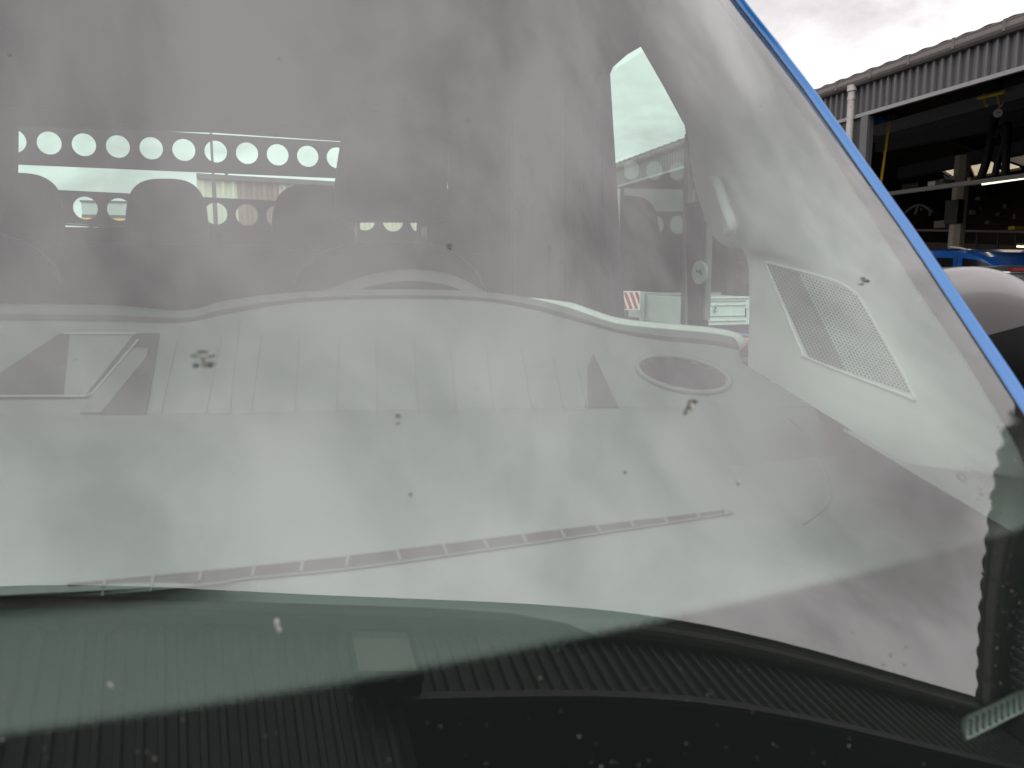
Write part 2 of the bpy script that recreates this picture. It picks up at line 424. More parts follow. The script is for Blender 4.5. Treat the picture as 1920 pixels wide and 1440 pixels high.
# inside: trusses, crane rail, column
def bar(p, q, th, h, name, m_, parent):
    p = np.array(p, float); q = np.array(q, float); t = q-p; t /= np.linalg.norm(t)
    a = np.cross(t, (0, 0, 1.)); a /= np.linalg.norm(a); u = np.cross(a, t)
    c = [(-1, -1), (1, -1), (1, 1), (-1, 1)]
    return MB().hexa([p+a*th/2*i+u*h/2*j for i, j in c], [q+a*th/2*i+u*h/2*j for i, j in c]).build(name, m_, parent)
bar(P(1640, 246, x=10.6), P(1990, 150, x=10.6), .2, .16, 'crane_rail', M_BEAML if False else mat('rail_steel', (.16, .16, .17), .5), hall)
bar(P(1640, 262, x=10.9), P(1990, 176, x=10.9), .2, .10, 'rail_flange', M_BEAM, hall)
bar(P(1650, 275, x=13.), P(1990, 205, x=13.), .25, .25, 'roof_beam', M_BEAM, hall)
bar(P(1690, 325, x=16.), P(1990, 262, x=16.), .25, .3, 'roof_beam', M_BEAM, hall)
for yy in (5.2, 9.6, 14., 18.4):
    bar((wall_x+.2, yy, ZG-.05), (RX, yy, RZ-.2), .16, .22, 'rafter', M_BEAM, hall)
    bar((RX, yy, RZ-.2), (XE, yy, FS(XE)-.15), .16, .22, 'rafter', M_BEAM, hall)
a = P(1806, 292, x=14.); w = .17
poly = [(a[0]+w*math.cos(t), a[1]+w*math.sin(t)) for t in [math.pi/8+math.pi/4*i for i in range(8)]]
m = MB(); m.prism([(x, y, GROUND) for x, y in poly], (0, 0, 1), a[2]-GROUND); m.build('column', M_COLM, hall)
m = MB(); m.box(a[0]-.28, a[0]-.12, a[1]-.25, a[1]+.1, P(1800, 420, x=14.)[2], P(1800, 376, x=14.)[2]); m.build('switch_box', M_BLACK, hall)
bar(P(1640, 367, x=12.), P(1995, 320, x=12.), .12, .075, 'light_rail', M_BEAML, hall)
# gallery deck line and bench
bar(P(1690, 431, x=15.), P(1995, 436, x=15.), .5, .05, 'workbench_top', M_BEAML if False else mat('bench_top', (.14, .13, .12), .6), hall)
bar(P(1690, 470, x=17.), P(1995, 486, x=17.), .1, .55, 'lower_wall_panel', mat('panel_brown', (.10, .085, .07), .8), hall)
for px in (1722, 1832, 1872, 1905):
    bar(P(px, 434, x=15.), P(px-2, 475, x=15.), .03, .03, 'bench_leg', M_BEAM, hall)
# light tubes: things of their own
def tube_light(p, q, r, label):
    o = empty('fluorescent_light', label, 'light', tuple(np.array(p)), 'lit fluorescent lights in the hall')
    p = np.array(p); q = np.array(q)-p
    MB().tube([(0, 0, 0), tuple(q)], r, 8).build('tube', M_TUBE, o, smooth=True)
    m = MB(); m.hexa([(-.05, 0, r), (.05, 0, r), (.05, 0, r+.05), (-.05, 0, r+.05)], [q+np.array(c) for c in [(-.05, 0, r), (.05, 0, r), (.05, 0, r+.05), (-.05, 0, r+.05)]]); m.build('housing', M_BEAML, o)
tube_light(P(1842, 345, x=12.), P(1995, 323, x=12.), .022, 'upper lit tube hanging under the long pale rail in the hall')
tube_light(P(1862, 487, x=16.5), P(1995, 494, x=16.5), .022, 'long low lit tube just above the white hatchback in the hall')
tube_light(P(1906, 462, x=16.), P(1995, 465, x=16.), .022, 'short lit tube above the long low one at the right edge')
# crane trolley, hoist chain, hose, dial
o = empty('crane_trolley', 'yellow crane trolley under the rail beside the round dial', 'crane trolley', tuple(P(1858, 178, x=10.4)))
c0 = P(1858, 178, x=10.4)
def rel(px, py, x): return P(px, py, x=x)-c0
m = MB(); m.tube([rel(1834, 184, 10.4), rel(1884, 172, 10.4)], .03, 6); m.build('trolley_beam', M_YEL, o)
for px in (1844, 1870):
    m = MB(); m.tube(smooth_pts([rel(px, 176, 10.4), rel(px+2, 190, 10.4), rel(px+5, 200, 10.4), rel(px+9, 196, 10.4)], 4), .014, 6); m.build('hook', M_YEL, o)
o = empty('hoist_chain', 'yellow coiled chain hanging from a hook at the left of the open bay', 'chain', tuple(P(1668, 222, x=9.3)))
c0 = P(1668, 222, x=9.3)
m = MB(); top = rel(1668, 226, 9.3); bot = rel(1649, 360, 9.3)
pts = []
for i in range(190):
    t = i/189; p = top*(1-t)+bot*t; pts.append(p+.02*np.array([math.cos(i*1.25), math.sin(i*1.25), 0]))
m.tube(pts, .0055, 5); m.build('coil', mat('bright_yellow', (.85, .55, .05), .5), o)
m = MB(); m.tube(smooth_pts([rel(1668, 228, 9.3), rel(1666, 219, 9.3), rel(1671, 214, 9.3), rel(1677, 216, 9.3), rel(1676, 221, 9.3)], 4), .012, 6); m.build('hook', M_CLAD, o)
m = MB(); m.box(*(lambda c: (c[0]-.1, c[0]+.1, c[1]-.1, c[1]+.1, c[2]-.03, c[2]+.03))(rel(1656, 225, 9.5))); m.build('mount', M_DBLUE, o)
def dial(px, py, x, rpx, name, label, cat):
    c = P(px, py, x=x); o = empty(name, label, cat, tuple(c)); d = Vector(c).normalized(); R = rpx/FPX*float(np.dot(c, Fv))
    z = Vector((0, 0, 1)); a = d.cross(z).normalized(); b = a.cross(d)
    circ = [np.array(a*R*math.cos(t)+b*R*math.sin(t)) for t in np.linspace(0, 2*math.pi, 28, endpoint=False)]
    MB().prism(circ, np.array(d), .03).build('dial_face', mat('dial_white', (.5, .5, .48), .5), o)
    m = MB()
    for t, l in ((.35, .6), (2.9, .35)):
        e = a*R*l*math.cos(t)+b*R*l*math.sin(t); m.tube([np.array(-d*.008), np.array(e-d*.008)], R*.09, 5)
    m.build('hand', M_BLACK, o)
    m = MB(); m.tube([p*1.04 for p in circ]+[circ[0]*1.04], R*.07, 6, caps=False); m.build('rim', M_BLACK, o)
    m = MB(); m.tube([np.array(b*R), np.array(b*R*2.4+a*R*1.1)], .01, 5); m.build('hanger', M_BEAML, o)
dial(1871, 212, 10.4, 8, 'crane_scale', 'round white dial scale hanging below the yellow crane trolley', 'scale')
for pts_, rp, lb in (([(1875, 150), (1864, 230), (1850, 300), (1838, 335)], 7.5, 'left black exhaust hose leaning under the round dial'),
                     ([(1868, 258), (1877, 240), (1884, 262), (1872, 300), (1864, 335)], 6, 'middle black exhaust hose looped over in the hall'),
                     ([(1884, 240), (1890, 236), (1887, 280), (1885, 335)], 7, 'right black exhaust hose hanging straight in the hall')):
    q = [P(*p, x=12.6) for p in pts_]; dd = float(np.dot(q[0], Fv))
    o = MB().tube(smooth_pts(q, 6), rp/FPX*dd, 10).build('exhaust_hose', M_HOSE, None, smooth=True)
    tag(o, lb, 'hose', 'black exhaust hoses in the hall')
# clutter on the gallery and bench
def crate(px0, py0, px1, py1, x, dep, name, m_, label, cat, lid=None):
    p = P(px0, py1, x=x); q = P(px1, py0, x=x); c = P((px0+px1)/2, py1, x=x)
    o = empty(name, label, cat, tuple(c))
    w = abs(p[1]-q[1])/2; h = q[2]-c[2]
    m = MB(); m.box(0, dep, -w, w, 0, h*.9); m.build('body', m_, o)
    m = MB(); m.box(-.01, dep+.01, -w*1.05, w*1.05, h*.9, h); m.build('lid', lid or m_, o)
    return o
crate(1739, 339, 1753, 348, 13.5, .3, 'storage_box', M_WHITE, 'small white box standing on the pale rail left of the column', 'box')
crate(1760, 335, 1769, 342, 13.5, .3, 'storage_box', M_CARD, 'brown carton beside the small white box on the rail', 'box')
crate(1750, 413, 1772, 427, 15.2, .4, 'storage_box', mat('beige_box', (.3, .26, .22), .8), 'beige carton on the workbench left of the column', 'box')
crate(1690, 342, 1722, 354, 13.5, .4, 'storage_box', M_BLACK, 'dark crate on the pale rail at its left end', 'box')
crate(1812, 333, 1819, 347, 13.2, .2, 'storage_box', mat('cream_tin', (.5, .42, .26), .6), 'cream tin on the rail just right of the column', 'tin')
crate(1890, 424, 1902, 430, 14.8, .3, 'storage_box', M_YEL, 'small yellow tool case on the workbench right of the column', 'case')
crate(1816, 394, 1822, 402, 14.2, .1, 'storage_box', M_LTGR, 'little pale bottle box beside the middle of the column', 'box')
m = MB()
for k in range(5):
    p = P(1776+k*3, 333, x=13.6); m.tube([P(1774+k*4, 337, x=13.6), P(1771+k*5, 328+(k % 2)*3, x=13.6)], .02, 5)
tag(m.build('cable_pile', M_LTGR, None), 'tangled pale cables on the rail left of the column top', 'cables')
m = MB(); q = [P(1698+i*3.2, 398-14*math.sin(i/16*math.pi), x=14.) for i in range(17)]; m.tube(q, .03, 6); m.tube([P(1716, 402, x=14.), P(1722, 385, x=14.)], .03, 6)
tag(m.build('hanging_cable', M_BEAML if False else mat('cable_grey', (.1, .1, .1), .5), None), 'dark cable hung in an arc on the wall behind the bench', 'cable')
TINS = ['grey tin on the shelving just right of the column, above the bench', 'tan tin highest on the shelving right of the column', 'navy tin lowest in the middle of the shelving, under the hoses',
        'grey tin on the shelving straight below the right hose', 'tan tin on the shelving nearest the right edge of the photo', 'navy tin beside the beige carton left of the column',
        'grey tin farthest left on the shelving, next to the blue pillar', 'tan tin close above the bench top right of the column']
for k, (px, py) in enumerate(((1836, 392), (1828, 375), (1866, 405), (1880, 390), (1898, 410), (1740, 405), (1725, 395), (1846, 420))):
    h = 5+(k*7) % 6
    crate(px, py-h, px+4+(k*5) % 6, py, 15.6, .2, 'parts_tin', mat('tin%d_paint' % (k % 3), [(.08, .07, .07), (.14, .1, .07), (.05, .06, .09)][k % 3], .6),
          TINS[k], 'tin').__setitem__('group', 'dusty tins on the hall shelving')

# --- front hall (seen mirrored in the windscreen)
front = empty('front_hall', 'dark ribbed metal hall with a wide black doorway mirrored in the windscreen', 'building', (0, 0, 0))
wy = YH-.13
clad(front, (1.12, wy), (-1, 0), 9, GROUND, ZG-.06, M_CLADD)
clad(front, (8.60, wy), (-1, 0), 8, ZF, ZG-.06, M_CLADD)
clad(front, (1.12+.87*.0+.52, wy), (-1, 0), 1, ZF, ZG-.06, M_CLADD, 3)
gutter_mb((-9, YH, ZG), (8.55, YH, ZG), (0, 1, 0)).build('gutter', M_GUTD, front)
MB().box(1.14, 8.6, wy-.002, wy+.055, ZF-.05, ZF-.001).build('fascia_flashing', M_FLASH, front)
MB().box(1.08, 1.16, wy-.2, wy+.05, GROUND, ZF-.052).build('door_jamb', M_BEAM, front)
m = MB(); m.box(-9, 8.6, -14, -13.9, GROUND, ZG+1.22); m.build('rear_wall', M_HALL, front)
for xx in (-9.1, 8.61):
    m = MB(); m.hexa([(xx, wy+.02, GROUND), (xx+.1, wy+.02, GROUND), (xx+.1, wy+.02, ZG+.02), (xx, wy+.02, ZG+.02)], [(xx, -14, GROUND), (xx+.1, -14, GROUND), (xx+.1, -14, ZG+1.22), (xx, -14, ZG+1.22)]); m.build('side_wall', M_HALL, front)
m = MB(); m.box(-9, 1.05, wy-.25, wy-.12, GROUND, 3.1); m.build('inner_wall', M_HALL, front)
m = MB(); m.hexa([(-9.1, YH-.02, ZG+.03), (8.9, YH-.02, ZG+.03), (8.9, -14.1, ZG+1.2), (-9.1, -14.1, ZG+1.2)], [(-9.1, YH-.02, ZG+.09), (8.9, YH-.02, ZG+.09), (8.9, -14.1, ZG+1.3), (-9.1, -14.1, ZG+1.3)]); m.build('roof', M_ROOF, front)
# floodlight on the front hall
fl = empty('floodlight', 'square floodlight with a pale lens on the ribbed wall beside the doorway', 'floodlight', (1.05, wy+.1, 2.72))
m = MB(); m.plate([(-.29, -.19), (.29, -.19), (.29, .19), (-.29, .19)], [[(-.255, -.155), (.255, -.155), (.255, .155), (-.255, .155)]], lambda x, z: (x, .20, z), (0, -1, 0), .05); m.build('frame', M_BLACK, fl)
m = MB(); m.box(-.28, .28, 0, .14, -.18, .18); m.build('housing', M_BLACK, fl)
m = MB(); m.box(-.25, .25, .142, .17, -.15, .15); m.build('lens', M_LAMPG, fl)
m = MB(); m.hexa([(-.25, .171, .10), (.25, .171, .10), (.25, .171, .15), (-.25, .171, .15)], [(-.20, .176, .11), (.20, .176, .11), (.22, .176, .145), (-.22, .176, .145)]); m.build('reflector_strip', M_LTGR, fl)

# ------------------------------------------------------------------ distant building, lamp post, container seen through the rear window
YB = 30.
fb = empty('far_building', 'cream and brown ribbed industrial building seen through the rear window', 'building', (0, 0, 0))
def ribbed(px0, px1, m_, ytop):
    a = P(px0, 400, y=YB)[0]; b = P(px1, 400, y=YB)[0]; n = max(2, int((b-a)/.33)); v = []; f = []
    zt = P((px0+px1)/2, ytop, y=YB)[2]
    mm = MB(); rows = [[], []]
    for i in range(n*4+1):
        x = a+(b-a)*i/(n*4); o = (0, 0, -.09, -.09)[i % 4]
        rows[0].append((x, YB+o, GROUND)); rows[1].append((x, YB+o, zt))
    mm.grid(rows); mm.build('cladding_sheet', m_, fb)
secs = [(372, 409, 0), (409, 447, 0), (447, 486, 1), (486, 525, 1), (525, 557, 0), (557, 590, 0), (590, 620, 1), (620, 650, 1), (650, 720, 0), (720, 800, 0), (800, 900, 0), (900, 1000, 1)]
ylin = lambda px: 332+(px-372)*.0588
for a, b, c in secs: ribbed(a, b, (M_CREAM, M_BROWN)[c], ylin((a+b)/2)+3)
p, q = P(370, 331, y=YB), P(1000, 331+630*.0588, y=YB)
MB().hexa([p+(0, -.25, -.09), p+(0, -.25, .09), p+(0, .2, .09), p+(0, .2, -.09)], [q+(0, -.25, -.09), q+(0, -.25, .09), q+(0, .2, .09), q+(0, .2, -.09)]).build('eaves_gutter', M_BEAM, fb)
MB().hexa([p+(0, .01, -6.), p+(0, .01, 0), p+(0, 12, 0), p+(0, 12, -6)], [q+(0, .01, -6.), q+(0, .01, 0), q+(0, 12, 0), q+(0, 12, -6)]).build('wall', M_CREAM, fb)
v0 = P(425, 334, y=YB+.4); MB().tube([v0, v0+(0, 0, .25), v0+(0, 0, .2501), v0+(0, 0, .33)], [.06, .06, .1, .1], 8).build('roof_vent', M_BEAM, fb)
lp = empty('lamp_post', 'slim grey pole behind the cab, seen through the perforated guard', 'pole', (0, 0, 0))
p = P(400, 335, y=12.); px_ = p[0]
z1 = P(400, 345, y=12.)[2]; z2 = P(400, 200, y=12.)[2]
MB().tube([(px_, 12, GROUND), (px_, 12, z1), (px_, 12, z1+.1), (px_, 12, z2)], [.034, .030, .020, .018], 10).build('shaft', M_BEAM, lp, smooth=True)
MB().tube([(px_, 12, GROUND), (px_, 12, GROUND+.15)], .07, 10).build('base', M_BEAM, lp)
MB().tube([(px_, 12, z2), (px_, 12, z2+.5), (px_+.2, 12, z2+.6)], .02, 8).build('arm', M_BEAM, lp)
MB().box(px_+.2, px_+.55, 11.93, 12.07, z2+.56, z2+.64).build('lamp_head', M_LTGR, lp)
ct = empty('site_container', 'pale grey container on a yellow frame far behind the cab', 'container', (0, 0, 0))
a = P(152, 379, y=26.); b = P(330, 379, y=26.); z0 = P(152, 402, y=26.)[2]; z1 = a[2]
MB().box(a[0], b[0], 26, 29, z0, z1).build('body', M_LTGR, ct)
MB().box(a[0]-.03, b[0]+.03, 25.97, 29.03, z1, z1+.06).build('top_rail', M_BEAM, ct)
MB().box(a[0], b[0], 25.95, 29, z0-.1, z0-.002).build('bottom_rail', M_BEAM, ct)
MB().box(P(148, 405, y=26.)[0], b[0], 25.9, 29, z0-.26, z0-.105).build('yellow_frame', M_YEL, ct)
for xx in (a[0]+.1, b[0]-.2):
    MB().box(xx, xx+.12, 26.2, 26.35, GROUND, z0-.265).build('leg', M_BEAM, ct)

# ------------------------------------------------------------------ flatbed trailers with dropsides outside the driver's window
YT = 9.0
tr = empty('flatbed_truck', 'white tailgate of a flatbed truck parked outside the side window', 'truck', (0, 0, 0))
def quadY(px0, py0, px1, py1, y): 
    a = P(px0, py0, y=y); b = P(px1, py1, y=y); return min(a[0], b[0]), max(a[0], b[0]), min(a[2], b[2]), max(a[2], b[2])
x0, x1, z0, z1 = quadY(1287, 557, 1403, 608, YT)
m = MB(); m.box(x0, x1, YT, YT+.03, z0, z1); m.build('tailgate', M_WHITE, tr)
for zz_ in (.12, .30, .68, .84):
    m = MB(); zc = z0+(z1-z0)*zz_; m.box(x0+.05, x1-.05, YT-.012, YT-.001, zc, zc+.012); m.build('pressing_line', M_LTGR, tr)
m = MB(); m.box(x0, x0+.02, YT-.02, YT-.001, z0, z1); m.box(x1-.02, x1, YT-.02, YT-.001, z0, z1); m.box(x0+.022, x1-.022, YT-.02, YT-.001, z1-.02, z1); m.build('edge_frame', M_WHITE, tr)
ex, ez = P(1339, 578, y=YT)[0], P(1339, 578, y=YT)[2]
m = MB(); m.prism([(ex+.035*math.cos(t), YT-.02, ez+.055*math.sin(t)) for t in np.linspace(0, 2*math.pi, 20, endpoint=False)], (0, 1, 0), .019); m.build('lock_plate', M_CHROME, tr)
m = MB(); m.tube(smooth_pts([(ex-.01, YT-.025, ez+.03), (ex+.015, YT-.03, ez+.01), (ex, YT-.03, ez-.01), (ex-.012, YT-.03, ez-.035), (ex+.012, YT-.025, ez-.04)], 3), .006, 5); m.build('lock_handle', M_BLACK, tr)
for i, (a_, w_) in enumerate(((0, .012), (.018, .02), (.044, .014), (.064, .02), (.092, .016))):
    m = MB(); xx = P(1292, 597, y=YT)[0]+a_; zc = P(1292, 599, y=YT)[2]; m.box(xx, xx+w_, YT-.006, YT-.0005, zc, zc+.02); m.build('lettering', M_BLACK, tr)
m = MB(); m.box(x1-.06, x1-.045, YT-.012, YT-.001, z0+.1, z0+.22); m.build('latch', M_BLACK, tr)
m = MB(); m.box(x0-.02, x1+.05, YT+.05, YT+5, z0-.16, z0-.02); m.build('deck', M_BEAM, tr)
for s in (x0-.02, x1+.02):
    m = MB(); m.box(s, s+.03, YT+.06, YT+5, z0, z1); m.build('dropside', M_LTGR, tr)
for (wx, wyy) in ((x0+.05, YT+.9), (x1-.3, YT+.9), (x0+.05, YT+3.9), (x1-.3, YT+3.9)):
    m = MB(); m.tube([(wx, wyy, GROUND+.33), (wx+.22, wyy, GROUND+.33)], .33, 20); w_ = m.build('wheel', M_TYRE, tr)
    m = MB(); m.tube([(wx-.01, wyy, GROUND+.33), (wx+.23, wyy, GROUND+.33)], .18, 16); m.build('rim', M_LTGR, w_)
m = MB(); m.box(x0+.05, x1-.05, YT+4.6, YT+5.8, GROUND+.5, z1+.3); m.build('cab', M_WHITE, tr)
t2 = empty('trailer', 'grey dropside trailer with a red and white striped board at its corner', 'trailer', (0, 0, 0))
YT2 = 10.2
x0, x1, z0, z1 = quadY(1204, 549, 1284, 592, YT2)
m = MB(); m.box(x0, x1+.6, YT2, YT2+.03, z0, z1); m.build('tailgate', mat('grey_gate_paint', (.24, .245, .24), .5), t2)
for zz_ in (.3, .55, .8):
    zc = z0+(z1-z0)*zz_; m = MB(); m.box(x0+.08, x1+.5, YT2-.012, YT2-.001, zc, zc+.03); m.build('pressing_line', mat('dark_grey_paint', (.11, .11, .11), .5), t2)
m = MB(); m.box(x0-.04, x0+.03, YT2-.03, YT2-.004, z0-.06, z1+.02); m.build('corner_post', M_LTGR, t2)
m = MB(); m.box(x0-.3, x1+.6, YT2+.05, YT2+3, z0-.2, z0-.03); m.build('deck', M_BEAM, t2)
for xx in (x0+.1, x1+.3):
    m = MB(); m.tube([(xx, YT2+1.2, GROUND+.3), (xx+.2, YT2+1.2, GROUND+.3)], .3, 18); m.build('wheel', M_TYRE, t2)
bx0, bx1, bz0, bz1 = quadY(1155, 546, 1200, 581, YT2-.1)
bd = empty('chevron_board', 'red and white striped warning board left of the grey trailer gate', 'warning board', ((bx0+bx1)/2, YT2-.1, bz0))
W = (bx1-bx0)/2; Hb = bz1-bz0
m = MB(); m.box(-W, W, 0, .02, 0, Hb); m.build('board', M_WHITE, bd)
def clip_poly(poly, x0, x1, z0, z1):
    def cl(pl, f, inter):
        out = []
        for i in range(len(pl)):
            a, b = pl[i], pl[(i+1) % len(pl)]
            if f(a): out.append(a)
            if f(a) != f(b): out.append(inter(a, b))
        return out
    for ax, lim, sg in ((0, x0, 1), (0, x1, -1), (1, z0, 1), (1, z1, -1)):
        poly = cl(poly, lambda p: sg*(p[ax]-lim) >= 0, lambda a, b: tuple(a[k]+(b[k]-a[k])*(lim-a[ax])/(b[ax]-a[ax]) for k in (0, 1)))
        if not poly: return poly
    return poly
sw = W*.26; apex = -W*.42
for k in range(-3, 7):
    o_ = apex+k*sw*1.75
    for sgn in (1, -1):
        # stripes fall away from the apex line on both sides
        pl = [(o_, Hb), (o_+sw, Hb), (o_+sw+sgn*Hb*.42, 0), (o_+sgn*Hb*.42, 0)]
        lim = (apex+.0, W*.93) if sgn > 0 else (-W*.95, apex)
        c = clip_poly(pl, lim[0], lim[1], Hb*.06, Hb*.94)
        if len(c) > 2: MB().prism([(x, -.004, z) for x, z in c], (0, 1, 0), .003).build('red_stripe', M_RED, bd)
m = MB(); m.box(-.02, .02, .021, .05, -(bz0-GROUND), Hb); m.build('post', M_BEAM, bd)

# ------------------------------------------------------------------ small blue van in the hall and white hatchback
bv = empty('small_blue_van', 'small deep blue van standing inside the workshop bay', 'van', (0, 0, 0))
xv = 9.9
prof = [(1690, 470), (1720, 466.5), (1760, 465), (1800, 467), (1822, 472), (1842, 480), (1858, 490), (1872, 500), (1884, 515), (1930, 532), (1945, 560), (1945, 640), (1690, 640)]
v = [P(px, py, x=xv) for px, py in prof]
zref = GROUND+.3
m = MB(); wv = 1.6
def bodyprism(v, x0, w, inset=.12):
    zt = max(p[2] for p in v); zb = min(p[2] for p in v); n = len(v); rows = []
    for s, ins in ((0, 1), (.08, .35), (.2, 0), (.8, 0), (.92, .35), (1, 1)):
        rows.append([(x0+w*s, p[1], p[2]-(inset*ins*.35 if p[2] > zb+.3*(zt-zb) else 0)) for p in v])
    mm = MB(); mm.grid([r+[r[0]] for r in rows]); mm.add(rows[0], [tuple(range(n))]); mm.add(rows[-1], [tuple(range(n))[::-1]]); return mm
bodyprism(v, xv, wv).build('body', M_DBLUE, bv)
zb = P(1800, 640, x=xv)[2]
yb0, yb1 = v[0][1], v[-3][1]
for (q, nm) in (([(1700, 486), (1760, 483), (1786, 484), (1785, 510), (1700, 512)], 'side_window'), ([(1804, 484), (1830, 487), (1850, 494), (1868, 507), (1872, 514), (1804, 512)], 'side_window')):
    MB().prism([P(px, py, x=xv-.015) for px, py in q], (1, 0, 0), .01).build(nm, M_DGLASS, bv)
m = MB(); m.tube([P(1782, 463.5, x=xv+.1), P(1800, 465, x=xv+.1), P(1812, 468, x=xv+.1)], .018, 6); m.build('roof_rail', M_BEAML, bv)
m = MB(); m.box(xv-.01, xv-.001, P(1795, 480, x=xv)[1]-.01, P(1795, 480, x=xv)[1]+.01, zb, v[3][2]-.1); m.build('door_gap', M_BLACK, bv)
for yy in (yb0-.6, yb1+.6):
    m = MB(); m.tube([(xv-.02, yy, GROUND+.32), (xv+.2, yy, GROUND+.32)], .32, 20); w_ = m.build('wheel', M_TYRE, bv)
    m = MB(); m.tube([(xv-.03, yy, GROUND+.32), (xv+.1, yy, GROUND+.32)], .19, 16); m.build('rim', M_LTGR, w_)
wc = empty('hatchback', 'silver grey estate car with a dark roof and red lamp strip behind the mirror', 'car', (0, 0, 0))
D8 = 6.2
def Q(px, py, d=D8): return P(px, py, d=d)
m = MB()
bz = GROUND+.25
top = smooth_pts([Q(1828, 508), Q(1855, 501.5), Q(1890, 498), Q(1925, 497), Q(1985, 499), Q(2080, 520)], 4)
low = [p+(0, 0, -.07) for p in top]
dv = np.array([.35, .94, 0])*3.2
m.grid([top, [p+dv for p in top]]); m.grid([low, top]); m.build('roof', M_BLACK, wc, smooth=True)
a, b = Q(1800, 511), Q(2090, 511)
rows = [[Q(px, 512+(px > 2040)*8) for px in range(1800, 2100, 30)], [Q(px, 560)+(0, 0, 0) for px in range(1790, 2090, 30)], [Q(px, 700) for px in range(1790, 2090, 30)]]
m = MB(); m.grid(rows); m.grid([rows[0], [p+dv for p in rows[0]]]); m.grid([[p+dv for p in rows[0]], [p+dv for p in rows[2]]])
m.add([rows[0][0], rows[0][0]+dv, rows[2][0]+dv, rows[2][0]], [(0, 1, 2, 3)]); m.add([rows[0][-1], rows[0][-1]+dv, rows[2][-1]+dv, rows[2][-1]], [(0, 1, 2, 3)])
m.build('body', M_SLV, wc)
fw = -Fv*.03
MB().hexa([Q(1840, 510)+fw, Q(2060, 510)+fw, Q(2060, 513)+fw, Q(1840, 513)+fw], [Q(1840, 510)-fw, Q(2060, 510)-fw, Q(2060, 513)-fw, Q(1840, 513)-fw]).build('roof_edge', M_WHITE, wc)
MB().hexa([Q(1889, 505)+fw*2, Q(1990, 505)+fw*2, Q(1990, 510)+fw*2, Q(1889, 510)+fw*2], [Q(1889, 505), Q(1990, 505), Q(1990, 510), Q(1889, 510)]).build('brake_light', mat('red_lamp', (.14, .006, .01), .3), wc)
m = MB(); m.tube([Q(1913, 512)+fw*2, Q(1909, 527)+fw*2], .006, 5); m.sphere(Q(1909, 527)+fw*2, (.02, .02, .02), 1, 10, 6); m.build('wiper', M_BLACK, wc)
MB().hexa([Q(1876, 516)+fw, Q(2050, 515)+fw, Q(2065, 560)+fw, Q(1885, 562)+fw], [Q(1876, 516), Q(2050, 515), Q(2065, 560), Q(1885, 562)]).build('rear_window', mat('grey_rear_glass', (.12, .12, .14), .15), wc)
for px in (1830, 2050):
    c = Q(px, 700); m = MB(); m.tube([(c[0], c[1]+.4, GROUND+.31), (c[0]+.2, c[1]+.4, GROUND+.31)], .31, 18); m.build('wheel', M_TYRE, wc)

# ================================================================== THE VAN
van = empty('crew_cab_van', 'blue crew cab van seen close up through its cloudy windscreen', 'van', (0, 0.5, GROUND))
van_inv = Matrix.Translation((0, -0.5, -GROUND))
VAN_PARTS = []
def vp(mb, name, m, parent=None, **kw):
    # parts are built in world coordinates and parented with the offset removed
    o = mb.build(name, m, parent if parent is not None else van, **kw)
    if parent is None: o.matrix_parent_inverse = van_inv
    return o
ZB, ZT = -0.345, 0.56
edge_px = [(1377, 0), (1439, 78), (1504, 162), (1573, 260), (1632, 348), (1686, 422), (1737, 500), (1803, 600), (1866, 694), (1914, 771)]
eh = np.array([ghit(*p) for p in edge_px])
ETz, ETx = eh[::-1, 2].copy(), (eh[::-1, 0]-XC).copy()
ETx[1:-1] = .25*ETx[:-2]+.5*ETx[1:-1]+.25*ETx[2:]
zlo, zhi = eh[:, 2].min(), eh[:, 2].max()
def EX(z):
    if z > zhi: return float(ETx[-1])-.55*(z-zhi)
    if z < zlo: return float(ETx[0])-max(0, (zlo-.12-z))*.25
    return float(np.interp(z, ETz, ETx))
frit_px = [(1364, 14), (1450, 137), (1537, 256), (1560, 290), (1632, 402), (1693, 498), (1720, 542), (1803, 662), (1882, 792)]
fh = np.array([ghit(*p, .0013) for p in frit_px])
FTz, FTx = fh[::-1, 2].copy(), (fh[::-1, 0]-XC).copy()
flo, fhi = fh[:, 2].min(), fh[:, 2].max()
def FXe(z):
    zc = min(max(z, flo), fhi)
    w = float(np.interp(zc, FTz, FTx))
    if z > fhi: w += (z-fhi)*-.50
    return w
print('edge', [(round(z, 2), round(EX(z), 3), round(FXe(z), 3)) for z in np.linspace(ZB, ZT, 10)])
ZFRIT = -0.211
slot = [ghit(*p) for p in ((1822, 1368), (1960, 1300))]
def frit_sd(x, z):
    # signed distance-like value, positive on the black print, metres
    X = abs(x-XC); ex = FXe(max(z, ZFRIT)); rc = .075
    dx = X-ex; dz = ZFRIT-z
    ddx, ddz = dx+rc, dz+rc
    if ddx > 0 and ddz > 0: d = math.hypot(ddx, ddz)-rc
    else: d = max(dx, dz)
    d = max(d, z-(ZT-.05))
    # viewing slot in the lower corner
    a, b = slot; ax, az = a[0], a[2]; bx, bz = b[0], b[2]
    t = max(0, min(1, ((x-ax)*(bx-ax)+(z-az)*(bz-az))/((bx-ax)**2+(bz-az)**2)))
    ds = math.hypot(x-(ax+t*(bx-ax)), (z-(az+t*(bz-az)))*1.0)-.0085
    return min(d, ds)
def screen_rows(nx, nz, off=0.0, shrink=0.0):
    rows = []
    for j in range(nz+1):
        z = ZB+(ZT-ZB)*j/nz; e = EX(z)-shrink
        row = []
        for i in range(nx+1):
            x = XC+e*(-1+2*i/nx); n = gnorm(x, z); p = np.array([x, gy(x, z), z])-n*off; row.append(p)
        rows.append(row)
    return rows
m = MB(); rows = screen_rows(160, 80); m.grid(rows); screen = vp(m, 'windscreen', M_SCREEN, smooth=True)
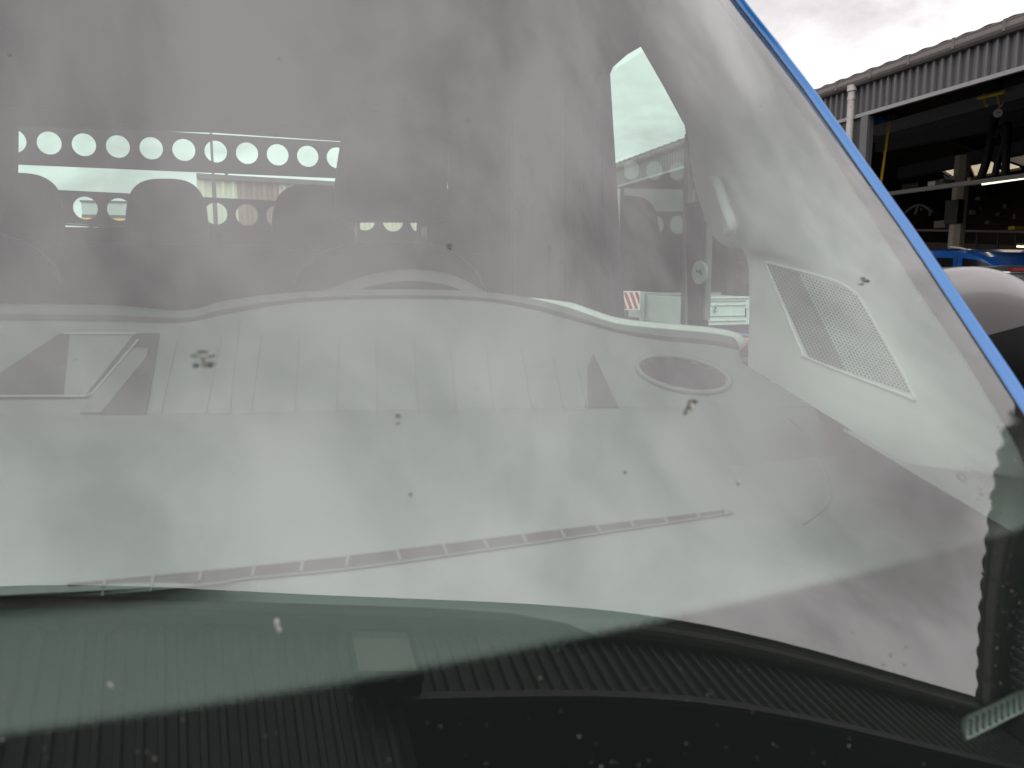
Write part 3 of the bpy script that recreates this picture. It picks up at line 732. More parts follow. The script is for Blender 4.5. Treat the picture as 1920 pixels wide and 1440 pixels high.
# black ceramic border with dotted fading edge
nx, nz = 420, 260
m = MB(); rows = screen_rows(nx, nz, off=.0013); m.grid(rows)
frit = m.build('black_border', mat('tmp', (0, 0, 0)), screen, smooth=True)
vals = []
for j in range(nz+1):
    z = ZB+(ZT-ZB)*j/nz; e = EX(z)
    for i in range(nx+1): vals.append(frit_sd(XC+e*(-1+2*i/nx), z))
at = frit.data.attributes.new('border', 'FLOAT', 'POINT'); at.data.foreach_set('value', vals)
fm = bpy.data.materials.new('ceramic_border'); fm.use_nodes = True; t = fm.node_tree
b = t.nodes['Principled BSDF']; b.inputs['Base Color'].default_value = (.006, .006, .006, 1); b.inputs['Roughness'].default_value = .7; b.inputs['Specular IOR Level'].default_value = .1
an = N(t, 'ShaderNodeAttribute', attribute_name='border')
co = N(t, 'ShaderNodeTexCoord'); vo = N(t, 'ShaderNodeTexVoronoi'); vo.inputs['Scale'].default_value = 900; vo.inputs['Randomness'].default_value = .25
t.links.new(co.outputs['Object'], vo.inputs['Vector'])
# dots shrink across a 5 mm fringe
dd = mth(t, 'MULTIPLY_ADD', an.outputs['Fac'], 110.0, mth(t, 'MULTIPLY_ADD', vo.outputs['Distance'], -0.9, 0.85))
t.links.new(mth(t, 'MULTIPLY', mth(t, 'SUBTRACT', dd, 0.1), 3.0, clamp=True), b.inputs['Alpha'])
frit.data.materials.clear(); frit.data.materials.append(fm)
# maker's stamp, printed on the pane
def stamp(px, py, w, h, ang=.12):
    c = ghit(px, py); r_, u_ = np.array([math.cos(ang), 0, -math.sin(ang)]), None
    # corners in pixel space are projected on the pane
    ca, sa = math.cos(ang), math.sin(ang)
    q = []
    for i, j in ((-1, -1), (1, -1), (1, 1), (-1, 1)):
        x_ = px+i*w/2*ca+(-j*h/2)*-sa; y_ = py+i*w/2*sa+(-j*h/2)*ca
        p = ghit(x_, y_); q.append(p-gnorm(p[0], p[2])*.0015)
    return q
SC = {}
m = MB()
for (px, py, w, h) in ((1809, 877, 2.2, 2.5), (1812.5, 877.5, 3, 2.5), (1816.5, 878.4, 3.5, 2.5), (1822, 879.5, 3.2, 2.5), (1827, 880.6, 4.2, 2.6), (1833, 882, 4.2, 2.6), (1839.5, 883.6, 3.6, 2.6), (1845, 885, 3.4, 2.6),
                      (1820, 890, 3, 2), (1825, 890.8, 3, 2), (1834, 892, 4, 2), (1840, 893, 5, 2), (1846, 894.4, 4, 2),
                      (1820, 895.6, 5, 2), (1827, 897.5, 4, 2.2), (1836, 898, 5, 2), (1843, 899.3, 5, 2), (1852, 901, 5, 2.4), (1858, 902.5, 3, 2.2),
                      (1824, 903.5, 4, 2), (1836, 905, 4, 2), (1842, 907, 4, 2), (1851, 909, 4, 2.4), (1858, 911, 5, 2.4),
                      (1836, 935, 5, 2), (1843, 936, 4, 2), (1850, 937, 3, 2), (1860, 939, 4, 2.4), (1867, 940, 4, 2.4)):
    q = stamp(px, py, w, h); m.add(q, [(0, 1, 2, 3)])
for tri in (((1833, 912), (1847, 914), (1842, 919)), ((1840, 922), (1838, 927), (1853, 929.5))):
    q = [ghit(*p) for p in tri]; m.add([p-gnorm(p[0], p[2])*.0015 for p in q], [(0, 1, 2)])
for R in (10.5, 6.5):
    q = []
    for t_ in np.linspace(0, 2*math.pi, 30):
        ex_, ey_ = R*1.12*math.cos(t_), R*.55*math.sin(t_)
        p = ghit(1806.5+ex_*.75-ey_*.66, 893.5+ex_*.66+ey_*.75); q.append(p-gnorm(p[0], p[2])*.0015)
    m.tube(q, .00045, 4, caps=False)
m.build('maker_stamp', M_PRINT, screen)
# insects and dust on the pane
def splat(px, py, spec, rot=0):
    m = MB(); m2 = MB()
    for (dx, dy, rx, ry, w) in spec:
        q = []
        for t_ in np.linspace(0, 2*math.pi, 9, endpoint=False):
            k = 1+random.uniform(-.25, .25); p = ghit(px+dx+rx*k*math.cos(t_), py+dy+ry*k*math.sin(t_)); n = gnorm(p[0], p[2]); q.append(p+n*.0006)
        c = ghit(px+dx, py+dy); n = gnorm(c[0], c[2]); q.append(c+n*.0022)
        (m2 if w else m).add(q, [(i, (i+1) % 9, 9) for i in range(9)]+[tuple(range(8, -1, -1))])
    o = (m if m.v else m2).build('bug_splat', M_BUG if m.v else M_BUGW, screen)
    if m.v and m2.v: m2.build('bug_smear', M_BUGW, screen)
splat(380, 672, [(0, -12, 12, 4, 0), (0, -3, 6, 7, 1), (-16, -6, 9, 3.5, 1), (15, -5, 9, 4, 1), (-13, 13, 7, 4, 0), (14, 11, 9, 5, 0), (2, 8, 3, 9, 0), (6, 12, 2, 7, 1)])
splat(1297, 754, [(2, -2, 9, 5, 0), (-6, 6, 3, 8, 0), (-12, 18, 4, 5, 0), (-8, 10, 3, 3, 0), (0, 8, 3, 8, 1)])
splat(1622, 526, [(0, 0, 7, 3.4, 0), (-5, -4, 6, 2, 0), (3, 2, 5, 2.5, 0), (-8, 7, 6, 2, 1)])
splat(842, 461, [(0, 0, 3.5, 6, 0), (1, 5, 2, 3, 0)])
splat(748, 786, [(-2, -6, 5, 2.5, 0), (-2, 8, 4, 2, 1)])
splat(1385, 906, [(0, 0, 3.5, 4, 1)])
splat(1172, 886, [(0, 0, 2, 3, 0)])
splat(770, 926, [(0, 0, 4, 4, 1)])
splat(520, 1170, [(0, 0, 5, 9, 1), (4, 12, 4, 6, 1)])
splat(206, 1284, [(0, 0, 4, 6, 1), (5, 4, 3, 3, 1)])

m = MB()
for k in range(230):
    if k < 120: px, py = random.uniform(0, 1800), random.uniform(1180, 1440)
    elif k < 170: px, py = random.uniform(1860, 1920), random.uniform(800, 1300)
    else: px, py = random.uniform(0, 1700), random.uniform(100, 1150)
    c = ghit(px, py); n = gnorm(c[0], c[2]); a_ = np.cross(n, (0, 0, 1.)); a_ /= np.linalg.norm(a_); b_ = np.cross(n, a_)
    R = random.choice((.0003, .0004, .0004, .0005, .0006, .0009))*(.9 if k < 170 else .5)
    q = [c+n*.0004+R*random.uniform(.7, 1.3)*(math.cos(t_)*a_+math.sin(t_)*b_) for t_ in np.linspace(0, 2*math.pi, 6, endpoint=False)]
    m.add(q+[c+n*.0012], [(i, (i+1) % 6, 6) for i in range(6)]+[(5, 4, 3, 2, 1, 0)])
m.build('dust_specks', M_DUST, screen, kind='stuff')

# --- outer pillars, rubber, roof front, cowl, bonnet
outer_px = [(1398, 0), (1468, 78), (1533, 162), (1600, 255), (1666, 348), (1719, 422), (1770, 500), (1842, 600), (1907, 700), (1962, 780)]
def pillar(side):
    rows = []; rub = []; seam = []
    zs = np.linspace(ZT+.02, -.30, 40)
    for z in zs:
        e = EX(min(z, ZT)); x = XC+e; y = gy(x, min(z, ZT))+(max(0, z-ZT))*.6
        wdt = float(np.interp(z, (-.15, .1, .45), (.040, .033, .024)))
        prof = [(.0010, .004), (.0012, -.0002), (.003, -.0012), (.010, -.003), (wdt*.45, -.0055), (wdt*.58, -.0075), (wdt*.66, -.007), (wdt*.85, -.001), (wdt, .010), (wdt+.004, .045), (wdt-.001, .045), (wdt-.007, .014), (.006, .008)]
        # outward direction across the pillar is +x, backward is +y
        row = []
        for o_, bk in prof:
            xx = x+o_*.92; yy = y+bk+o_*.35
            row.append((XC+(xx-XC)*side, yy, z))
        rows.append(row); rub.append((XC+(x-.0002-XC)*side, y-.0001, z))
    m = MB(); m.grid(rows)
    pl = vp(m, 'pillar', M_BLUE, smooth=True, angle=80)
    MB().tube(rub, .0011, 6).build('rubber_seal', M_RUBBER, pl)
pillar(1); pillar(-1)
# roof skin and header
m = MB(); rows = []
for k, (dy, z) in enumerate(((0.0, ZT), (.03, ZT+.05), (.12, ZT+.09), (.5, ZT+.12), (1.5, ZT+.13), (2.4, ZT+.12))):
    e = EX(ZT)+.02; rows.append([(XC+e*s, gy(XC+e*s, ZT)+(3.0-gy(XC+e*s, ZT))*dy/2.4, z-(.04*abs(s)**4)*(k > 0)) for s in np.linspace(-1, 1, 25)])
m.grid(rows); vp(m, 'roof', M_BLUE, smooth=True)
m = MB(); rows = []
for y, z in ((gy(XC, ZT)+.02, ZT-.01), (1.15, ZT+.0), (2.0, ZT+.01), (3.0, ZT)):
    rows.append([(XC+(.70 if y < 1 else .97)*s, y+(.42*s*s if y < 1 else (.3*s*s if y < 1.3 else 0)), z) for s in np.linspace(-1, 1, 13)])
m.grid(rows); vp(m, 'headliner', M_DARK)
m = MB(); rows = []
for k in range(9):
    t_ = k/8; rows.append([(XC+(.93-.08*t_)*s, (gy(XC+.85*s, ZB)-.005)*(1-t_)+(-.42+.28*s*s)*t_, ZB-.02-.35*t_**1.6) for s in np.linspace(-1, 1, 25)])
m.grid(rows); vp(m, 'bonnet', M_BLUE, smooth=True)
m = MB(); m.tube([(XC+.9*s, gy(XC+.86*s, ZB)-.004, ZB+.002) for s in np.linspace(-1, 1, 21)], .012, 6); vp(m, 'cowl_panel', M_BLACK)

# --- dashboard
M_JOINT = mat('joint_plastic', (0.13, 0.135, 0.132), 0.7)
Atab = [(-800, 1500), (2000, 1500)]
Ltab = [(-800, 1124), (0, 1119), (480, 1129), (800, 1139), (960, 1150), (1060, 1168), (1140, 1200), (1400, 1250), (2000, 1260)]
Btab = [(-800, 1128), (0, 1116), (250, 1104), (640, 1078), (960, 1033), (1375, 974), (2000, 895)]
Ctab = [(-800, 1000), (0, 975), (770, 930), (1200, 890), (1600, 850), (2000, 830)]
Dtab = [(-800, 800), (230, 780), (1150, 766), (1400, 765), (2000, 760)]
Etab = smooth_pts([(-800, 598), (-200, 601), (0, 603), (200, 605), (340, 607), (420, 592), (520, 574), (620, 565), (760, 562), (900, 566), (1000, 582), (1080, 604), (1160, 626), (1240, 640), (1330, 648), (1404, 662), (1600, 700), (2000, 720)], 5)
Etab = [(float(a[0]), float(a[1])) for a in Etab]
Gtab = smooth_pts([(-800, 566), (-200, 568), (0, 570), (200, 572), (345, 582), (420, 564), (520, 551), (620, 545), (760, 542), (890, 546), (980, 556), (1060, 575), (1110, 592), (1160, 607), (1240, 616), (1330, 624), (1380, 634), (1404, 650), (1600, 690), (2000, 710)], 5)
Gtab = [(float(a[0]), float(a[1])) for a in Gtab]
def dlimit(px):
    if px < 1385: return -1e9
    l = 688+.616*(px-1404)
    return l-max(0, px-1700)*.5
def drow(px, s):
    # s in 0..7: A B C D E groove crest back
    keys = [(lerp_tab(Atab, px), -.39, None), (lerp_tab(Btab, px), -.30, None), (lerp_tab(Ctab, px), -.262, None), (lerp_tab(Dtab, px), -.192, None)]
    i = int(s); f = s-i
    if s < 1:
        L = (lerp_tab(Ltab, px), -.318); A0 = keys[0]; B0 = keys[1]
        f = s*2
        if s <= .5: py = A0[0]*(1-f)+L[0]*f; z = A0[1]*(1-f)+L[1]*f
        else: f -= 1; py = L[0]*(1-f)+B0[0]*f; z = L[1]*(1-f)+B0[1]*f
        return P(px, max(py, dlimit(px)), z=z)
    if s <= 3:
        if i == 3: i, f = 2, 1.0
        py = keys[i][0]*(1-f)+keys[i+1][0]*f; z = keys[i][1]*(1-f)+keys[i+1][1]*f
        py = max(py, dlimit(px)); return P(px, py, z=z)
    pyD = keys[3][0]; pD = P(px, max(pyD, dlimit(px)), z=-.192); dD = float(np.dot(pD, Fv))
    dD = min(dD, 1.10)
    e = lerp_tab(Etab, px); g = lerp_tab(Gtab, px)
    tab = [(3, pyD, dD), (3.06, pyD-3, dD+.008), (4, e, 1.15), (4.3, e-2, 1.175), (4.6, e-(e-g)*.45, 1.168), (5, e-(e-g)*.6, 1.172), (5.5, g+2, 1.185), (5.8, g, 1.2), (6.2, g+1.5, 1.225), (7, g+60, 1.25)]
    py = float(np.interp(s, [a[0] for a in tab], [a[1] for a in tab])); d = float(np.interp(s, [a[0] for a in tab], [a[2] for a in tab]))
    py = max(py, dlimit(px)); return P(px, py, d=d)
svals = [.5, .75, 1, 1.25, 1.5, 1.75, 2, 2.25, 2.5, 2.75, 2.95, 3.0, 3.06]+list(np.linspace(3.12, 4, 16))+[4.15, 4.3, 4.45, 4.6, 4.8, 5, 5.25, 5.5, 5.65, 5.8, 5.95, 6.2, 6.6, 7]
cols_ = list(np.arange(-800, 0, 40))+list(np.arange(0, 1960, 8))
rows = [[drow(px, s) for px in cols_] for s in svals]
md = MB(); md.grid(rows)
# opening for the cup holder
CUP = (1281, 702)
def in_cup(px, py, k=1.0):
    a = math.radians(11); dx, dy = px-CUP[0], py-CUP[1]; u = dx*math.cos(a)+dy*math.sin(a); w = -dx*math.sin(a)+dy*math.cos(a)
    return (u/(84*k))**2+(w/(27*k))**2
def proj(p):
    p = np.array(p); dz = float(np.dot(p, Fv)); return 960+FPX*float(np.dot(p, Rv))/dz, 720-FPX*float(np.dot(p, Uv))/dz
nf = []
for f in md.f:
    c = sum(np.array(md.v[i]) for i in f)/4; u, w = proj(c)
    if 1180 < u < 1390 and 660 < w < 745 and in_cup(u, w) < 1.0: continue
    nf.append(f)
fullb = BVHTree.FromPolygons([Vector(p) for p in md.v], md.f)
md.f = nf
dash = vp(md, 'dashboard', M_DASH, smooth=True, angle=38)
def dc(px, py, l=.003): return cast(fullb, px, py, l)
# cup holder: rim, wall, floor
ring = []
for t_ in np.linspace(0, 2*math.pi, 48, endpoint=False):
    a = math.radians(11); u, w = math.cos(t_), math.sin(t_)
    ring.append((CUP[0]+88*u*math.cos(a)-31*w*math.sin(a), CUP[1]+88*u*math.sin(a)+31*w*math.cos(a)))
rp = [dc(*p, .002) for p in ring]
m = MB(); m.tube(rp+[rp[0]], .0042, 8, caps=False); m.build('cup_rim', M_DASH, dash, smooth=True)
cc = sum(rp)/len(rp); wall = [[cc+(p-cc)*.99 for p in rp], [cc+(p-cc)*.93+np.array([0, .01, -.05]) for p in rp], [cc+(p-cc)*.9+np.array([0, .015, -.09]) for p in rp]]
m = MB(); m.grid([w+[w[0]] for w in wall]); m.add(wall[2], [tuple(range(48))]); m.build('cup_holder', M_DASHD, dash, smooth=True)
# defroster slot
vt = [(130, 1106), (240, 1098), (420, 1082), (640, 1060), (840, 1034), (1040, 1007), (1240, 980), (1355, 964)]
vt = [tuple(p) for p in smooth_pts(vt, 6)]
hw = [lerp_tab([(-80, 6), (240, 12), (640, 15), (1000, 12), (1355, 5)], p[0]) for p in vt]
up_ = [dc(p[0]-.2*h, p[1]-h*.8, .002) for p, h in zip(vt, hw)]; lo_ = [dc(p[0]+.2*h, p[1]+h*.8, .002) for p, h in zip(vt, hw)]
m = MB(); m.grid([up_, lo_]); m.build('defroster_slot', M_BLACK, dash)
m = MB(); m.tube([p+(0, 0, .001) for p in up_], .0012, 5); m.tube([p+(0, 0, .001) for p in lo_], .0012, 5); m.tube([up_[-1]+(0, 0, .002), dc(1372, 966, .004), lo_[-1]+(0, 0, .002)], .0026, 5); m.build('slot_frame', M_DASHM, dash)
for px in (200, 290, 380, 480, 570, 655, 745, 832, 908, 980, 1052, 1118, 1182, 1245, 1305):
    py = lerp_tab(vt, px); h = lerp_tab([(-80, 5), (240, 11), (640, 14), (1000, 11), (1355, 5)], px)
    a, b = dc(px-2, py-h*.75, .004), dc(px+6*(1 if px > 700 else -1), py+h*.75, .004)
    m = MB(); m.tube([a, b], .0018, 5); m.build('slot_fin', M_DASHM, dash)
# thin joints between the moulded strips of the sloping panel
for (a, b) in (((332, 640), (302, 777)), ((416, 631), (386, 777)), ((450, 600), (430, 777)), ((491, 628), (470, 777)), ((562, 630), (553, 777)), ((637, 632), (631, 775)), ((705, 640), (708, 775)), ((777, 642), (784, 774)),
               ((844, 645), (856, 773)), ((911, 645), (928, 772)), ((977, 652), (999, 771)), ((1036, 665), (1058, 770)), ((1082, 680), (1101, 769))):
    m = MB(); q = [dc(a[0]+(b[0]-a[0])*k/6, a[1]+(b[1]-a[1])*k/6, .0002) for k in range(7)]; m.tube(q, .0008, 5); m.build('panel_joint', M_JOINT, dash)
m = MB()
a, b = ghit(1812, 1378, .02), ghit(1990, 1290, .02)
sd_ = (b-a); up2 = ghit(1850, 1310, .02)-ghit(1850, 1380, .02); up2 = up2/np.linalg.norm(up2)
m.hexa([a-up2*.004, a+up2*.014, a+up2*.014+(0, .004, -.004), a-up2*.004+(0, .004, -.004)], [b-up2*.004, b+up2*.014, b+up2*.014+(0, .004, -.004), b-up2*.004+(0, .004, -.004)])
fs = m.build('number_strip', M_TRIMG, dash)
m = MB()
for k in range(16):
    c = a+sd_*(k+.5)/16; n_ = -gnorm(c[0], c[2])*-.0012; m.tube([c-up2*.001+n_, c+up2*.010+n_], .0012, 5)
m.build('strip_marks', M_DASHM, fs)
# storage tray at the middle of the panel
def dprism(poly, lift, th, name, m_):
    q = [dc(px, py, lift) for px, py in poly]
    q2 = [dc(px, py, lift-th) for px, py in poly]; n = len(q)
    return MB().add(q+q2, [tuple(range(n)), tuple(range(2*n-1, n-1, -1))]+[(i, (i+1) % n+0, (i+1) % n+n, i+n) for i in range(n)]).build(name, m_, dash)
dprism([(112, 626), (300, 626), (290, 690), (273, 778), (190, 779), (165, 748), (-40, 750), (-60, 740)], .0012, .001, 'storage_tray', M_DASHD)
dprism([(133, 631), (252, 631), (162, 744), (122, 744)], .004, .003, 'tray_flap', M_DASH)
dprism([(252, 655), (280, 655), (276, 672), (190, 777), (152, 777), (168, 752)], .004, .003, 'tray_divider', M_DASHM)
m = MB(); m.tube([dc(125, 630, .006), dc(258, 630, .006)], .002, 6); m.tube([dc(-60, 748, .005), dc(60, 747, .005), dc(160, 747, .005), dc(175, 742, .005), dc(262, 640, .005)], .0016, 5); m.build('tray_lip', M_TRIMG, dash)
dprism([(1112, 664), (1160, 766), (1103, 766), (1102, 690)], .002, .001, 'side_recess', M_DASHD)
# panel joint curve near the pillar foot
q = [dc(px, py, .0003) for px, py in [tuple(p) for p in smooth_pts([(1478, 782), (1520, 830), (1548, 890), (1558, 925), (1545, 955), (1505, 985)], 6)]]
m = MB(); m.tube([p for p in q if p is not None], .0018, 5); m.build('panel_joint', M_JOINT, dash)
# instrument hood
m = MB(); rows = []
hood = smooth_pts([(590, 552), (640, 532), (700, 513), (770, 505), (840, 513), (890, 535), (925, 556)], 6)
for s, (dd_, dy) in enumerate(((1.21, 22), (1.215, 6), (1.23, 0), (1.28, 1), (1.33, 6), (1.36, 40))):
    rows.append([P(h[0], h[1]+dy*(1 if s < 2 or s > 3 else 1), d=dd_) for h in hood])
m.grid(rows); m.build('instrument_hood', M_DASHM, dash, smooth=True)
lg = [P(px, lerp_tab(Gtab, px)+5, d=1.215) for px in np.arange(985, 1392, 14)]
m = MB(); m.tube(lg, [.004+.010*min(1, k/6) for k in range(len(lg))], 10); m.build('lit_crest_roll', mat('grained_lit_crest', (.75, .77, .73), .8, bump=.8, bscale=500, var=.12, scale=160), dash, smooth=True)  # side-window light along the dash crest, painted as a pale grained roll
m = MB(); m.grid([[drow(px, q_) for px in cols_] for q_ in (0, .12, .25, .38, .5)]); m.build('shaded_dash_front', mat('shaded_base_plastic', (.08, .086, .083), .7, bump=.3, bscale=700), dash, smooth=True)  # front of the dash, shade near the glass foot put into its colour
# under-dash shield that closes the front of the cab
m = MB(); m.grid([[drow(px, 7)+(0, 0, 0) for px in cols_], [drow(px, 7)+(0, .05, -.8) for px in cols_]]); m.build('lower_fascia', M_DARK, dash)
m = MB(); m.grid([[drow(px, 0) for px in cols_], [drow(px, 0)+(0, 0, -.6) for px in cols_]]); m.build('bulkhead', M_DARK, dash)

# --- cab shell
XS = .80
def S(px, py): return P(px, py, x=XS)
win = [(1119, 137), (1124, 124), (1150, 100), (1186, 78), (1192, 77), (1200, 85), (1243, 160), (1284, 236), (1296, 330), (1325, 400), (1370, 430), (1412, 470), (1412, 680), (1300, 668), (1150, 650)]
h2 = [tuple(S(*p)[1:]) for p in win]
m = MB(); m.plate([(1.0, -1.1), (3.05, -1.1), (3.05, .60), (1.45, .60), (1.16, .28), (1.0, -.1)], [h2], lambda y, z: (XS, y, z), (1, 0, 0), .04); side_l = vp(m, 'door_shell', M_DARK)
m = MB(); m.plate([(1.0, -1.1), (3.05, -1.1), (3.05, .60), (1.45, .60), (1.16, .28), (1.0, -.1)], [h2], lambda y, z: (2*XC-XS, y, z), (-1, 0, 0), .04); side_r = vp(m, 'door_shell', M_DARK)
m = MB(); q = [S(*p)+(.02, 0, 0) for p in [(1105, 60), (1240, 60), (1420, 420), (1420, 690), (1130, 660)]]; m.add(q, [tuple(range(5))]); m.build('side_window', M_PANE, side_l)
m = MB(); q = [S(*p) for p in [(1105, 60), (1240, 60), (1420, 420), (1420, 690), (1130, 660)]]; m.add([(2*XC-p[0]-.02, p[1], p[2]) for p in q], [tuple(range(5))]); m.build('side_window', M_PANE, side_r)
def bar2(p, q, wv, dv, name, m_, parent):
    p = np.array(p); q = np.array(q); wv = np.array(wv); dv = np.array(dv)
    return MB().hexa([p-wv, p+wv, p+wv+dv, p-wv+dv], [q-wv, q+wv, q+wv+dv, q-wv+dv]).build(name, m_, parent)
bar2(S(1288, 250), S(1279, 640), (0, .010, 0), (.012, 0, 0), 'window_channel', M_TRIMG, side_l)
bar2(S(1313, 380), S(1317, 640), (0, .026, 0), (-.02, 0, 0), 'window_divider', M_DARK, side_l)
bar2(S(1335, 420), S(1330, 600), (0, .003, 0), (-.012, 0, 0), 'divider_seal', M_TRIMG, side_l)
m = MB(); m.tube([P(1137, 330, x=XS+.05), P(1145, 470, x=XS+.05), P(1155, 640, x=XS+.05)], .005, 6); m.build('door_edge', M_BLUE, side_l)
# round sticker mirror on the pane
c = S(1335, 511)+(-.03, 0, 0)
m = MB(); m.prism([c+np.array([0.006*math.sin(t_), .030*math.cos(t_)+.012*math.sin(t_), .024*math.sin(t_)]) for t_ in np.linspace(0, 2*math.pi, 28, endpoint=False)], (1, 0, 0), .004); st = m.build('round_sticker', M_WHITE, side_l)
m = MB(); m.tube([c+(-.003, -.012, 0), c+(-.003, .004, .003)], .0022, 5); m.tube([c+(-.003, -.016, -.004), c+(-.003, -.010, .006)], .0022, 5); m.build('sticker_mark', M_BLACK, st)
# marker lamp and blue wing glimpsed past the dash end
m = MB(); q = P(1397, 645, x=.89); m.sphere(q, (.012, .012, .014), .8, 12, 8); vp(m, 'marker_lamp', mat('orange_lamp', (.7, .12, .05), .3), smooth=True)
m = MB(); m.hexa([P(1340, 620, x=.93), P(1420, 634, x=.93), P(1420, 670, x=.93), P(1340, 670, x=.93)], [P(1340, 620, x=.93)+(.03, 0, 0), P(1420, 634, x=.93)+(.03, 0, 0), P(1420, 670, x=.93)+(.03, 0, 0), P(1340, 670, x=.93)+(.03, 0, 0)]); vp(m, 'door_skin', M_BLUE)

# B pillar trims, belt
yb_ = 1.95
def wallstrip(pxa, pxb, x, th, name, m_, parent, ya=60, yb=660):
    a = [P(pxa, ya, x=x), P(pxb, ya, x=x), P(pxb, yb, x=x), P(pxa, yb, x=x)]
    o = MB().hexa(a, [p+(th, 0, 0) for p in a])
    return vp(o, name, m_) if parent is None else o.build(name, m_, parent)
bpo = wallstrip(958, 1058, .745, .03, 'centre_post', mat('post_trim', (.06, .058, .055), .8), None)
wallstrip(1031, 1056, .742, .0028, 'post_edge', mat('post_trim_light', (.5, .5, .47), .8), bpo)
wallstrip(964, 972, .742, .0028, 'post_edge', mat('post_trim2', (.12, .12, .115), .8), bpo)
m = MB(); m.tube(smooth_pts([P(974, 376, x=.735), P(974, 296, x=.735), P(978, 289, x=.735), P(987, 289, x=.735), P(991, 296, x=.735), P(991, 360, x=.735)], 4), .004, 6); m.build('belt_loop', M_DASHM, bpo)
m = MB(); m.sphere(P(984, 375, x=.735), (.022, .02, .045), .8, 14, 10); m.build('belt_guide', M_DASHD, bpo, smooth=True)
m = MB(); m.hexa([P(981, 385, x=.73), P(993, 385, x=.73), P(988, 620, x=.73), P(984, 620, x=.73)], [P(981, 385, x=.735), P(993, 385, x=.735), P(988, 620, x=.735), P(984, 620, x=.735)]); m.build('seat_belt', M_DASHD, bpo)
# door frame strip
wallstrip(1062, 1092, .77, .02, 'door_frame', mat('frame_dark', (.012, .013, .015), .6), bpo)
wallstrip(1094, 1114, .775, .02, 'door_frame', mat('frame_mid', (.02, .021, .023), .6), bpo, 140, 640)

# rear wall with window
YR = 2.95
rw = [(25, 232.5), (140, 236.5), (400, 244.3), (640, 260.8), (843, 275), (845, 436), (23, 424)]
h2 = [(P(px, py, y=YR)[0], P(px, py, y=YR)[2]) for px, py in rw]
m = MB(); m.plate([(2*XC-XS, -1.1), (XS, -1.1), (XS, .62), (2*XC-XS, .62)], [h2], lambda x, z: (x, YR, z), (0, 1, 0), .05); rwall = vp(m, 'rear_wall', M_DARK)
m = MB(); m.add([(x, YR+.03, z) for x, z in [(h2[0][0]-.05, h2[0][1]+.05), (h2[4][0]+.05, h2[0][1]+.05), (h2[5][0]+.05, h2[5][1]-.05), (h2[6][0]-.05, h2[5][1]-.05)]], [(0, 1, 2, 3)]); m.build('rear_window', M_PANE, rwall)
m = MB(); m.box(2*XC-XS, XS, 1.0, YR, -1.12, -1.1); vp(m, 'cab_floor', M_DARK)
# perforated guards outside the rear window
YG = 3.15
def guard(px_pts, c0, c1, n, k0, rpx):
    q = [P(px, py, y=YG) for px, py in px_pts]; a = P(*c0, y=YG); b = P(*c1, y=YG); st = (b-a)/n
    R = rpx/FPX*float(np.dot(a, Fv)); holes = []
    lo, hi = min(p[0] for p in q)+R, max(p[0] for p in q)-R
    for k in range(-k0, n+12):
        c = a+st*k
        if lo < c[0] < hi: holes.append([(c[0]+R*math.cos(t_), c[2]+R*math.sin(t_)) for t_ in np.linspace(0, 2*math.pi, 32, endpoint=False)])
    m = MB(); m.plate([(p[0], p[2]) for p in q], holes, lambda x, z: (x, YG, z), (0, 1, 0), .004); return vp(m, 'perforated_guard', M_GUARD)
g1 = guard([(-95, 221.7), (1000, 288), (1000, 350), (-95, 303)], (92, 268), (577, 293), 8, 3, 21)
g2 = guard([(-95, 346), (1000, 400), (1000, 462), (-95, 408)], (160, 390), (463, 403), 5, 5, 21)
m = MB(); a, b = P(-95, 409, y=YG), P(1000, 463, y=YG); m.hexa([a, a+(0, -.02, 0), a+(0, -.02, -.006), a+(0, 0, -.006)], [b, b+(0, -.02, 0), b+(0, -.02, -.006), b+(0, 0, -.006)]); m.build('folded_edge', M_GUARD, g2)
for px in (-100, 1005):
    p = P(px, 400, y=YG+.02); m = MB(); m.box(p[0]-.03, p[0]+.03, YG+.006, YG+.05, -.9, P(px, 220, y=YG)[2]); vp(m, 'guard_upright', M_GUARD)
m = MB(); m.box(2*XC-XS-.1, XS+.1, YG+.06, 6.2, -.95, -.85); vp(m, 'load_bed', M_BEAM)
for yy in (1.0-.6+.0, 5.0):
    for xx in (2*XC-XS-.02, XS-.2):
        m = MB(); m.tube([(xx, yy, GROUND+.34), (xx+.22, yy, GROUND+.34)], .34, 20); w_ = vp(m, 'wheel', M_TYRE)
        m = MB(); m.tube([(xx-.01, yy, GROUND+.34), (xx+.23, yy, GROUND+.34)], .2, 16); m.build('rim', M_LTGR, w_)

# --- seats
def sil(points, depth, th, name, m_, parent, fz=1.0, nl=7):
    # rounded cushion from a measured outline: layers swell then close
    pts = [P(px, py, d=depth) for px, py in points]; c = sum(pts)/len(pts); rows = []
    for k in range(nl+1):
        a = math.pi*k/nl; s = math.sin(a)**.45; off = -math.cos(a)*th
        rows.append([c+(p-c)*(.80+.20*s)+np.array([0, off, 0]) for p in pts])
    m = MB(); m.grid([r+[r[0]] for r in rows]); n = len(pts); m.add(rows[0], [tuple(range(n))]); m.add(rows[-1], [tuple(range(n))[::-1]])
    return m.build(name, m_, parent, smooth=True)
def seat_outline(cx_, half, top, bot, sh):
    left = [(cx_-half, bot), (cx_-half*.99, top+sh*1.3), (cx_-half*.9, top+sh*.7), (cx_-half*.72, top+sh*.28), (cx_-half*.45, top+3), (cx_, top)]
    return left+[(2*cx_-x, y) for x, y in left[-2::-1]]
ds = empty_part = bpy.data.objects.new('driver_seat', None); col.objects.link(ds); ds.parent = van; ds.matrix_parent_inverse = van_inv
sp_ = smooth_pts([(548, 700), (549, 560), (556, 520), (575, 492), (610, 470), (660, 456), (735, 452), (800, 456), (845, 470), (885, 500), (906, 535), (915, 570), (918, 700)], 4)
